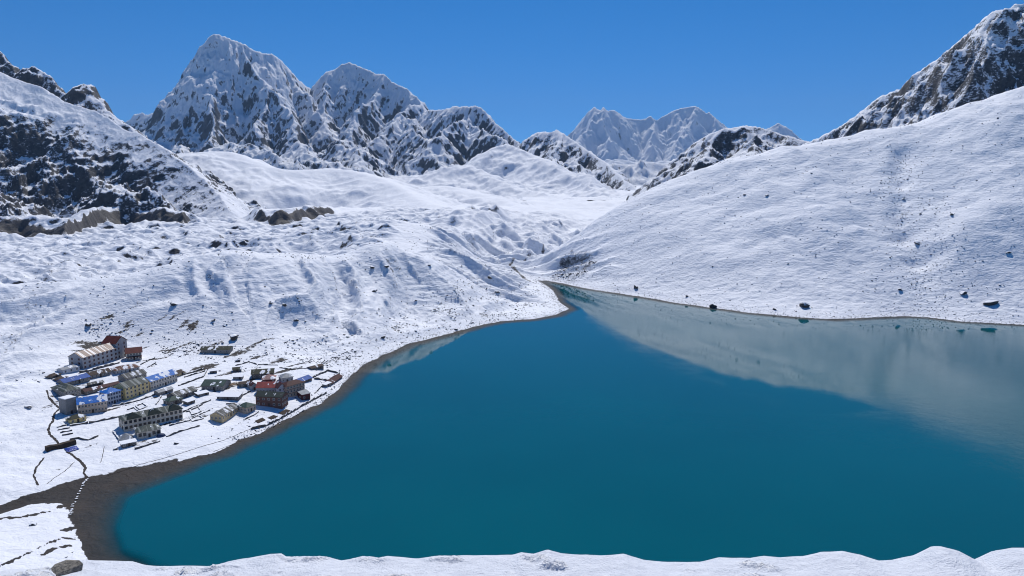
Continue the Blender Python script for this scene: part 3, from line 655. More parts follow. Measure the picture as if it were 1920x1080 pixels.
# boulders one can point at
named = [
 ((1508, 575), 13.5, 'largest dark boulder on the right hill, just above the lake shore, with its shadow below', 0.8),
 ((1337, 577), 8.0, 'dark boulder standing at the water line below the right hill', 1.0),
 ((1452, 581), 4.2, 'small dark boulder just above the right shore, between the two big ones', 0.9),
 ((1720, 457), 9.5, 'round dark boulder halfway up the gully of the right hill', 0.85),
 ((1806, 551), 9.0, 'low dark boulder above the right shore, left of the long flat outcrop', 0.6),
 ((1858, 571), 15.0, 'long flat dark outcrop above the right end of the shore', 0.5),
 ((1785, 404), 6.0, 'dark boulder right of the gully, upper part of the right hill', 0.7),
 ((1694, 374), 6.0, 'flat dark boulder on the left edge of the gully, high on the right hill', 0.5),
 ((1396, 366), 4.5, 'lone dark boulder high on the left half of the right hill', 0.8),
 ((1438, 367), 6.5, 'split dark boulder near the crest, left half of the right hill', 0.6),
 ((1687, 544), 5.5, 'boulder with a white cap low on the right hill, left of the gully mouth', 0.6),
 ((1890, 475), 6.0, 'flat dark boulder near the right edge of the picture, mid slope', 0.5),
 ((1192, 541), 8.0, 'dark pointed boulder on the right hill near the far end of the lake', 1.0),
 ((1288, 556), 4.0, 'small dark boulder close above the right shore, left of the water-line boulder', 1.0),
 ((702, 547), 6.0, 'dark boulder with a short shadow on the moraine face above the lake', 0.8),
 ((698, 503), 6.5, 'dark boulder on the moraine crest, left of the gap above the lake', 0.7),
 ((725, 501), 6.0, 'brownish boulder on the moraine crest, right of the gap above the lake', 0.7),
 ((805, 498), 5.0, 'dark flat boulder on the moraine spur towards the valley floor', 0.7),
 ((918, 522), 6.5, 'dark boulder at the foot of the moraine near the valley floor', 0.8),
 ((933, 548), 8.0, 'wide dark boulder on the low moraine toe near the far end of the lake', 0.5),
 ((718, 634), 4.5, 'dark boulder close above the village end of the lake shore', 0.8),
 ((855, 619), 5.0, 'dark boulder on the gravel shore at the bend of the lake', 0.8),
 ((439, 636), 8.5, 'big dark boulder at the foot of the moraine behind the village', 0.85),
 ((446, 678), 5.0, 'dark boulder among the stones between the long shed and the red-roofed houses', 0.8),
 ((326, 573), 6.0, 'dark boulder halfway up the moraine face above the village', 0.6),
 ((165, 612), 6.0, 'dark boulder at the top of the rubble behind the copper-roofed lodge', 0.8),
 ((508, 570), 4.5, 'dark boulder on the moraine face, right part, left of its neighbour', 0.9),
 ((533, 574), 4.5, 'dark boulder on the moraine face, right part, right of its neighbour', 0.9),
 ((53, 764), 4.6, 'flat dark boulder alone on the snow slope left of the village', 0.5),
 ((331, 832), 3.6, 'dark boulder on the snow between the cream lodge and the lake', 0.7),
 ((217, 843), 2.6, 'small dark boulder below the snow-roofed hut, near the lake', 0.7),
 ((62, 984), 3.2, 'dark boulder alone on the snow island between the inlet streams', 0.6),
 ((555, 602), 4.5, 'dark boulder low on the moraine face above the red-roofed houses', 0.8),
 ((400, 602), 4.0, 'dark boulder low on the moraine face above the long shed', 0.8),
]
for (px, py), size, lab, tall in named:
    p = on_ground(px, py); boulder(p, size, lab, None, 0.16, None, tall)

# scatter: weights over the ground grid
wgt = np.gradient(Yg, axis=0) * Yg * np.gradient(us)[None, :]
dM, sM, zM, sideM = poly_near(Xg, Yg, MCREST)
seen = (Yg < 1500) & (np.abs(Xg / Yg) < 0.72) & (sdw > 4) & (camera_hill(Xg, Yg) < 0) & (Yg > 230)
villm = sstep(8, -8, signed(Xg, Yg, [PZ(a, b, 7)[:2] for a, b in [(80, 760), (98, 700), (130, 672), (215, 655), (275, 662), (330, 688), (430, 684), (560, 684), (650, 692), (560, 800), (420, 855), (240, 890), (90, 905)]]))
patch = sstep(0.02, 0.35, fbm(Xg / 38, Yg / 30, 3, 201))
def zone(pix, z, soft=14):
    return sstep(soft, -soft, signed(PXg, PYg, pix)) * (Yg < 1250)
foot_z = zone([(150, 600), (250, 640), (330, 665), (480, 700), (620, 690), (700, 650), (830, 618), (700, 610), (560, 640), (420, 640), (300, 628), (230, 600)], 13)
toe_z = zone([(690, 600), (860, 520), (940, 530), (1010, 560), (990, 590), (880, 605), (760, 640)], 10)
rub_z = zone([(150, 600), (180, 605), (235, 640), (225, 655), (170, 640)], 22, 5)
face_m = (sideM < 0) & (dM < 220) & (Xg < 120)
right_m = (Xg > 90) & (Yg > 700)
gully = np.exp(-(poly_near(Xg, Yg, [PY(1690, 270, 1070), PY(1700, 400, 900), PY(1745, 490, 800), PY(1772, 560, 750)])[0] / 22) ** 2)
gully2 = np.exp(-(poly_near(Xg, Yg, [PY(1740, 380, 930), PY(1770, 450, 850), PY(1760, 500, 800)])[0] / 30) ** 2)
dens = 0.12 * patch + 3.2 * foot_z * (0.25 + patch) + 2.4 * toe_z * (0.2 + patch) + 7 * rub_z + face_m * 0.55 * (0.12 + patch) + right_m * (0.05 + 0.20 * patch + 1.1 * gully + 0.6 * gully2) + 30.0 * bfm + (sideM > 0) * (Xg < 60) * 0.12 * (0.2 + patch)
dens = dens * (1 - 0.93 * villm) * seen
def pick(d, n, seed):
    g = np.random.default_rng(seed); w = (d * wgt).ravel(); w = w / w.sum()
    i = g.choice(w.size, n, replace=False, p=w)
    return Xg.ravel()[i] + g.uniform(-.7, .7, n), Yg.ravel()[i] + g.uniform(-.7, .7, n), Zg.ravel()[i]
groups = [(bfm, 52, (2.2, 6.0), 'dark boulder of the lake-end rock field', 'boulders of the rock field by the far end of the lake'),
          (foot_z * (1 - villm) * (0.2 + patch), 74, (1.4, 3.6), 'dark boulder at the moraine foot', 'boulders at the foot of the moraine'),
          (rub_z, 22, (1.5, 4.2), 'dark boulder in the rubble strip', 'boulders of the rubble strip'),
          (toe_z * (0.2 + patch) * (1 - villm), 44, (1.4, 3.6), 'dark boulder on the moraine toe', 'boulders on the moraine toe'),
          (right_m * (0.05 + 0.2 * patch + 0.8 * gully + 0.5 * gully2) * (1 - bfm), 66, (1.4, 3.8), 'dark boulder on the right hill', 'boulders on the right hill')]
marks = [(170, 615, 'behind the copper-roofed lodge'), (300, 650, 'left of the long shed'), (400, 640, 'just above the long shed'), (440, 660, 'right of the long shed'), (500, 665, 'above the olive barn'),
         (570, 660, 'above the low dark-roofed shed'), (640, 655, 'above the walled yard'), (700, 640, 'where the village shore begins'), (760, 620, 'above the village shore'), (850, 590, 'above the bend of the shore'), (900, 550, 'beside the wide dark toe boulder'),
         (970, 565, 'near the narrow far end of the lake'), (780, 560, 'on the lower moraine face over the lake'), (1060, 500, 'in its left half'), (1100, 490, 'in its right half'), (1200, 480, 'near the far end of the lake'), (1330, 520, 'above the water-line boulder'), (1330, 400, 'high on its left flank'),
         (1450, 330, 'under the crest, left of the middle'), (1500, 470, 'in the middle of the slope'), (1560, 560, 'above the biggest shore boulder'), (1650, 300, 'at the head of the gully'), (1700, 400, 'in the upper gully'), (1740, 500, 'in the lower gully'), (1800, 330, 'high up right of the gully'), (1850, 460, 'mid slope at the right edge'), (1860, 560, 'above the long flat outcrop')]
def in_picture(x, y, z):
    dp = CT * y - ST * (z - H); return 960 + FPX * x / dp, 540 - FPX * (ST * y + CT * (z - H)) / dp
for d, n, (a, b), lab, grp in groups:
    X_, Y_, Z_ = pick(d * seen, n, 11 + n)
    for x, y, z in zip(X_, Y_, Z_):
        t_ = rr.random() ** 2.2; px, py = in_picture(x, y, z); ph = min(marks, key=lambda m: (m[0] - px) ** 2 + 2 * (m[1] - py) ** 2)[2]; tl = rr.uniform(.6, 1.0)
        word = 'tiny' if t_ < .06 else 'small' if t_ < .25 else 'middling' if t_ < .55 else 'big'; shp = 'flat ' if tl < .72 else 'tall ' if tl > .9 else ''
        boulder((x, y, z), a + (b - a) * t_, f'{word} {shp}{lab}, {ph}', grp, 0.2, None, tl)

# the countless small stones: one mass of real stones
def stone_field(name, d, n, size, seed):
    g = np.random.default_rng(seed); X_, Y_, Z_ = pick(d, n, seed)
    V = []; F = []; off = 0
    tv = []
    for i in range(8):
        me = rock_mesh('tmp_rock', 900 + i, 11)
        v = np.zeros(len(me.vertices) * 3); me.vertices.foreach_get('co', v); tv.append((v.reshape(-1, 3), [tuple(p.vertices) for p in me.polygons])); bpy.data.meshes.remove(me)
    for k in range(n):
        v, f = tv[k % 8]; s = size[0] + (size[1] - size[0]) * g.random() ** 2.2; a = g.uniform(0, 6.28); c, s_ = math.cos(a), math.sin(a)
        q = np.stack([(v[:, 0] * c - v[:, 1] * s_) * s * 1.15 + X_[k], (v[:, 0] * s_ + v[:, 1] * c) * s + Y_[k], v[:, 2] * s * 0.8 + Z_[k] + 0.12 * s], -1)
        V.append(q); F += [tuple(j + off for j in p) for p in f]; off += len(v)
    o = link_mesh(name, np.concatenate(V), F, M_boulder); tag(o, kind='stuff'); return o
so_ = stone_field('scattered_stones', dens, 14000, (0.6, 2.3), 77)
tag(so_, 'small dark stones sprinkled over moraine and hill snow', 'stones')
shore_d = (sstep(9, 3, sdw) + 0.12 * sstep(30, 12, sdw)) * (sdw > 0.2) * (Yg > 400) * (Yg < 1050) * (np.abs(Xg / Yg) < .72)
so2 = stone_field('shore_stones', shore_d, 4800, (0.35, 1.5), 78)
tag(so2, 'dark wet stones lining the lake shore', 'stones')
# the rock at our feet
def near_rock():
    t = NT('near_rock'); n = t.noise(14, 6, .65); t.l(t.mix(t.mapr(n, .3, .7), (0.10, 0.09, 0.075), (0.34, 0.31, 0.26)), t.p.inputs['Base Color']); t.p.inputs['Roughness'].default_value = .9; t.bump(n, .8, .03); return t.m
fr_me = rock_mesh('near_rock_mesh', 41, 60); fr_me.materials.clear(); fr_me.materials.append(near_rock())
fr = bpy.data.objects.new('boulder', fr_me); COL.objects.link(fr)
q = PY(120, 1072, 5.3); fr.location = q; fr.scale = (0.30, 0.27, 0.26); fr.rotation_euler = (0.1, -0.1, 0.7)
tag(fr, 'grey-brown rock poking out of the snow at the bottom left corner', 'rock')

# ================================================================== THE VILLAGE
def paint(name, col, rough=0.8, var=0.18, scale=1.2, bump=0.05, spec=0.3):
    t = NT(name); p = t.p
    n = t.noise(scale, 5, 0.65); n2 = t.noise(scale * 0.2, 3)
    d = tuple(c * (1 - var) for c in col); l = tuple(min(1, c * (1 + var * .5)) for c in col)
    c = t.mix(t.mapr(n, 0.3, 0.7), d, l); c = t.mix(t.math('MULTIPLY', t.mapr(n2, 0.45, 0.75), 0.35), c, tuple(x * 0.6 for x in col))
    t.l(c, p.inputs['Base Color']); p.inputs['Roughness'].default_value = rough; p.inputs['Specular IOR Level'].default_value = spec
    t.bump(n, 0.4, bump); return t.m
def masonry(name, a, b):
    t = NT(name); p = t.p
    v = t.new('TexVoronoi', Scale=1.9); t.l(t.coords((1, 1, 1.7)), v.inputs['Vector'])
    n = t.noise(2.2, 4, 0.6)
    c = t.mix(v.outputs['Color'], a, b); c = t.mix(t.mapr(n, 0.4, 0.75), c, tuple(x * .5 for x in a))
    t.l(c, p.inputs['Base Color']); p.inputs['Roughness'].default_value = 0.9
    t.bump(v.outputs['Distance'], 0.6, 0.1); return t.m
def sheet_roof(name, col, snow=0.3, rough=0.4, metal=0.0, worn=None):
    """corrugated sheet with patches of snow left lying on it"""
    t = NT(name); p = t.p
    w = t.new('TexWave', Scale=0.55, Distortion=0.0); w.bands_direction = 'X'; t.l(t.coords(), w.inputs['Vector'])
    tone = t.noise(0.5, 4, 0.6)
    col = tuple(x * .72 for x in col)
    c = t.mix(t.mapr(tone, 0.3, 0.7), tuple(x * .6 for x in col), col)
    if worn: c = t.mix(t.mapr(t.noise(0.25, 2, 0.4, scl=(4.5, 0.15, 0.15)), 0.50, 0.58), c, worn)
    patch = t.noise(0.30, 4, 0.6, scl=(1, 0.6, 0.6))
    f = t.mapr(patch, 0.70 - snow * 0.36, 0.74 - snow * 0.36)
    t.l(t.mix(f, c, SNOW), p.inputs['Base Color'])
    t.l(t.mapr(f, 0, 1, 0.35 + rough * .7, 0.8), p.inputs['Roughness']); p.inputs['Metallic'].default_value = 0.0; p.inputs['Specular IOR Level'].default_value = 0.18 + metal
    t.bump(t.math('ADD', t.math('MULTIPLY', w.outputs[0], 0.5), f), 0.5, 0.12); return t.m
W = {'grey': paint('grey_render', (0.40, 0.40, 0.41)), 'concrete': paint('bare_concrete', (0.24, 0.24, 0.24)), 'white': paint('white_paint', (0.62, 0.63, 0.65)), 'cream': paint('cream_paint', (0.66, 0.59, 0.49)),
     'yellow': paint('yellow_paint', (0.74, 0.57, 0.25)), 'ochre': paint('ochre_paint', (0.58, 0.45, 0.26)), 'stone': masonry('dry_stone', (0.10, 0.092, 0.085), (0.26, 0.235, 0.21)), 'palestone': masonry('pale_stone', (0.22, 0.205, 0.19), (0.42, 0.39, 0.35)),
     'brick': masonry('brown_cladding', (0.15, 0.075, 0.058), (0.24, 0.115, 0.085)), 'tan': paint('tan_render', (0.55, 0.43, 0.33)), 'bluewhite': paint('pale_blue_paint', (0.45, 0.50, 0.56)), 'maroon': paint('maroon_paint', (0.11, 0.03, 0.03)),
     'timber': paint('dark_timber', (0.07, 0.05, 0.04)), 'trim': paint('pale_trim', (0.60, 0.58, 0.54)), 'redtrim': paint('red_trim', (0.22, 0.06, 0.05)), 'bluedoor': paint('blue_joinery', (0.05, 0.12, 0.30))}
R = {'copper': sheet_roof('copper_roof', (0.30, 0.15, 0.10), 0.15, 0.30, 0.3, (0.85, 0.80, 0.76)), 'red': sheet_roof('dark_red_roof', (0.17, 0.03, 0.025), 0.05, 0.5), 'brightred': sheet_roof('red_roof', (0.42, 0.06, 0.06), 0.2, 0.4),
     'blue': sheet_roof('blue_roof', (0.03, 0.15, 0.60), 0.08, 0.4), 'bluesnow': sheet_roof('snowy_blue_roof', (0.02, 0.24, 0.85), 0.52, 0.4), 'brown': sheet_roof('brown_roof', (0.12, 0.085, 0.07), 0.25, 0.6), 'rust': sheet_roof('rust_roof', (0.25, 0.12, 0.085), 0.3, 0.5, 0, (0.5, 0.46, 0.43)),
     'green': sheet_roof('dark_green_roof', (0.022, 0.045, 0.042), 0.12, 0.4), 'midgreen': sheet_roof('green_roof', (0.06, 0.12, 0.105), 0.2, 0.45), 'greygreen': sheet_roof('grey_green_roof', (0.10, 0.125, 0.115), 0.18, 0.45, 0, (0.22, 0.24, 0.23)), 'grey': sheet_roof('grey_roof', (0.16, 0.165, 0.16), 0.25, 0.5, 0, (0.4, 0.4, 0.4)),
     'maroon': sheet_roof('maroon_roof', (0.13, 0.05, 0.05), 0.3, 0.5), 'olive': sheet_roof('olive_roof', (0.08, 0.085, 0.055), 0.35, 0.6), 'pink': sheet_roof('pale_pink_roof', (0.55, 0.33, 0.31), 0.4, 0.4), 'snow': sheet_roof('snow_covered_roof', (0.2, 0.2, 0.2), 1.15, 0.6), 'steel': sheet_roof('steel_roof', (0.36, 0.40, 0.46), 0.25, 0.35, 0.2),
     'darkred': sheet_roof('deep_red_roof', (0.09, 0.02, 0.02), 0.1, 0.5)}
def glass_mat():
    t = NT('window_glass'); p = t.p; p.inputs['Base Color'].default_value = (0.025, 0.03, 0.04, 1); p.inputs['Roughness'].default_value = 0.12; p.inputs['IOR'].default_value = 1.5; return t.m
M_glass = glass_mat()

def box_vf(x0, x1, y0, y1, z0, z1):
    return [(x0, y0, z0), (x1, y0, z0), (x1, y1, z0), (x0, y1, z0), (x0, y0, z1), (x1, y0, z1), (x1, y1, z1), (x0, y1, z1)], [(0, 3, 2, 1), (4, 5, 6, 7), (0, 1, 5, 4), (1, 2, 6, 5), (2, 3, 7, 6), (3, 0, 4, 7)]
def prism_vf(sec, a0, a1, axis):                   # section polygon in (other, z), extruded along axis 'x' or 'y'
    n = len(sec); V = []
    for a in (a0, a1):
        for o, z in sec: V.append((a, o, z) if axis == 'x' else (o, a, z))
    F = [tuple(range(n)), tuple(range(2 * n - 1, n - 1, -1))] + [(i, i + n, (i + 1) % n + n, (i + 1) % n) for i in range(n)]
    return V, F
def join_vf(parts):
    V, F = [], []
    for v, f in parts:
        o = len(V); V += v; F += [tuple(i + o for i in g) for g in f]
    return V, F
def fix_normals(o):
    bm = bmesh.new(); bm.from_mesh(o.data); bmesh.ops.recalc_face_normals(bm, faces=bm.faces); bm.to_mesh(o.data); bm.free(); return o
_wm = {}
def window_meshes(w, h, trim):
    k = (round(w, 2), round(h, 2), trim)
    if k not in _wm:
        t = 0.13
        v, f = join_vf([box_vf(-w / 2 - t, -w / 2, -0.10, 0.02, -t, h + t), box_vf(w / 2, w / 2 + t, -0.10, 0.02, -t, h + t), box_vf(-w / 2, w / 2, -0.10, 0.02, h, h + t), box_vf(-w / 2 - .06, w / 2 + .06, -0.16, 0.02, -t, 0), box_vf(-0.035, 0.035, -0.07, 0.02, 0, h)])
        m1 = bpy.data.meshes.new('window_frame'); m1.from_pydata(v, [], f); m1.materials.append(W[trim])
        v, f = box_vf(-w / 2, w / 2, -0.035, 0.02, 0, h)
        m2 = bpy.data.meshes.new('window_pane'); m2.from_pydata(v, [], f); m2.materials.append(M_glass)
        _wm[k] = (m1, m2)
    return _wm[k]
def add_window(root, loc, rz, w, h, trim):
    m1, m2 = window_meshes(w, h, trim)
    a = bpy.data.objects.new('window', m1); COL.objects.link(a); a.parent = root; a.location = loc; a.rotation_euler = (0, 0, rz)
    b = bpy.data.objects.new('pane', m2); COL.objects.link(b); b.parent = a
def house(name, label, cat, fl, fr, D, wh, rh, roof, wall, rmat, rows=1, cols=3, trim='trim', side_cols=1, over=0.5, group=None, door=True, bands=False, ww=0.9, whh=1.15, lift=0.0, plinth=None, skylight=0, hipin=None, y0=None, chimney=False):
    p1, p2 = on_ground(*fl), on_ground(*fr)
    L = math.dist(p1[:2], p2[:2]); rz = math.atan2(p2[1] - p1[1], p2[0] - p1[0])
    root = bpy.data.objects.new(name, None); COL.objects.link(root); root.empty_display_size = 1
    ex, ey = math.cos(rz), math.sin(rz)
    back = gz(np.array([p1[0] - ey * D, p2[0] - ey * D]), np.array([p1[1] + ex * D, p2[1] + ex * D]))
    z0 = (p1[2] + p2[2]) / 2 * 0.6 + 0.4 * max(p1[2], p2[2]) + lift
    bz = min(p1[2], p2[2], *map(float, back)) - z0 - 0.5
    root.location = (p1[0], p1[1], z0); root.rotation_euler = (0, 0, rz)
    tag(root, label, cat, group)
    # walls
    if roof == 'gx':   v, f = prism_vf([(0, bz), (D, bz), (D, wh), (D / 2, wh + rh), (0, wh)], 0, L, 'x')
    elif roof == 'gy': v, f = prism_vf([(0, bz), (L, bz), (L, wh), (L / 2, wh + rh), (0, wh)], 0, D, 'y')
    elif roof == 'shed': v, f = prism_vf([(0, bz), (D, bz), (D, wh + rh), (0, wh)], 0, L, 'x')
    else: v, f = box_vf(0, L, 0, D, bz, wh)
    fix_normals(link_mesh('wall', v, f, W[wall], root))
    if plinth:
        v, f = box_vf(-0.12, L + 0.12, -0.12, D * 0.6, bz, 0.55); link_mesh('plinth', v, f, W[plinth], root)
    # roof
    t = 0.16; o = over
    def gsec(span):
        k = rh / (span / 2)
        return [(-o, wh - k * o + .03), (span / 2, wh + rh + .03), (span + o, wh - k * o + .03), (span + o, wh - k * o + t + .03), (span / 2, wh + rh + t + .03), (-o, wh - k * o + t + .03)]
    if roof == 'gx': v, f = prism_vf(gsec(D), -o, L + o, 'x')
    elif roof == 'gy': v, f = prism_vf(gsec(L), -o, D + o, 'y')
    elif roof == 'shed':
        k = rh / D; v, f = prism_vf([(-o, wh - k * o + .03), (D + o, wh + rh + k * o + .03), (D + o, wh + rh + k * o + t), (-o, wh - k * o + t + .03)], -o, L + o, 'x')
    elif roof == 'hip':
        i = (min(L, D) / 2 if hipin is None else hipin); e = wh + .02
        if L >= D: r0, r1 = (i, D / 2, wh + rh), (L - i, D / 2, wh + rh)
        else: r0, r1 = (L / 2, i, wh + rh), (L / 2, D - i, wh + rh)
        v = [(-o, -o, e - .1), (L + o, -o, e - .1), (L + o, D + o, e - .1), (-o, D + o, e - .1), (-o, -o, e + .06), (L + o, -o, e + .06), (L + o, D + o, e + .06), (-o, D + o, e + .06), r0, r1]
        if L >= D: f = [(0, 3, 2, 1), (0, 1, 5, 4), (1, 2, 6, 5), (2, 3, 7, 6), (3, 0, 4, 7), (4, 5, 9, 8), (5, 6, 9), (6, 7, 8, 9), (7, 4, 8)]
        else: f = [(0, 3, 2, 1), (0, 1, 5, 4), (1, 2, 6, 5), (2, 3, 7, 6), (3, 0, 4, 7), (4, 5, 8), (5, 6, 9, 8), (6, 7, 9), (7, 4, 8, 9)]
    else:
        v, f = join_vf([box_vf(-.15, L + .15, -.15, D + .15, wh + .01, wh + .22), box_vf(0.1, L - .1, 0.1, D - .1, wh + .225, wh + .3)])
    ro = fix_normals(link_mesh('roof', v, f, R[rmat], root))
    for q in range(skylight):                       # translucent sheets let into the roof
        x = L * (q + 1) / (skylight + 1) + 0.2 * (q % 2)
        if roof == 'gx':
            k = rh / (D / 2); y1, y2 = D * 0.12, D * 0.34
            v = [(x, y1, wh + k * y1 + t + .07), (x + .7, y1, wh + k * y1 + t + .07), (x + .7, y2, wh + k * y2 + t + .07), (x, y2, wh + k * y2 + t + .07)]
            v += [(a, b, c - .06) for a, b, c in v]
            link_mesh('skylight', v, [(0, 1, 2, 3), (7, 6, 5, 4), (0, 4, 5, 1), (1, 5, 6, 2), (2, 6, 7, 3), (3, 7, 4, 0)], W['white'], ro)
    if chimney:
        v, f = box_vf(L * .7, L * .7 + .5, D * .5, D * .5 + .5, wh + rh * .6, wh + rh + .8); link_mesh('chimney', v, f, W['stone'], ro)
    # openings
    sh = wh / max(rows, 1)
    for r in range(rows):
        zc = r * sh + sh * 0.32
        for c in range(cols):
            x = L * (c + 0.5) / cols
            if door and r == 0 and c == cols // 2: continue
            add_window(root, (x, -0.003, zc), 0, min(ww, L / cols * 0.62), min(whh, sh * 0.52), trim)
        for c in range(side_cols):
            y = D * (c + 0.5) / side_cols
            if p1[0] < 0: add_window(root, (L + 0.003, y, zc), math.pi / 2, ww, min(whh, sh * 0.52), trim)
            add_window(root, (-0.003, y, zc), -math.pi / 2, ww, min(whh, sh * 0.52), trim)
        if bands and r:
            v, f = box_vf(-.06, L + .06, -.10, .0, r * sh - .1, r * sh + .14); link_mesh('floor_band', v, f, W[bands], root)
    if door:
        x = L * (cols // 2 + 0.5) / max(cols, 1); hh = min(2.0, sh * .85)
        v, f = join_vf([box_vf(x - .58, x - .46, -.09, .01, 0, hh + .12), box_vf(x + .46, x + .58, -.09, .01, 0, hh + .12), box_vf(x - .46, x + .46, -.09, .01, hh, hh + .12), box_vf(x - .46, x + .46, -.05, .01, 0, hh)])
        d = link_mesh('door', v, f, W['timber'], root)
        v, f = box_vf(x + .28, x + .36, -.10, -.052, hh * .45, hh * .52); link_mesh('handle', v, f, W['trim'], d)
    return root, L, z0

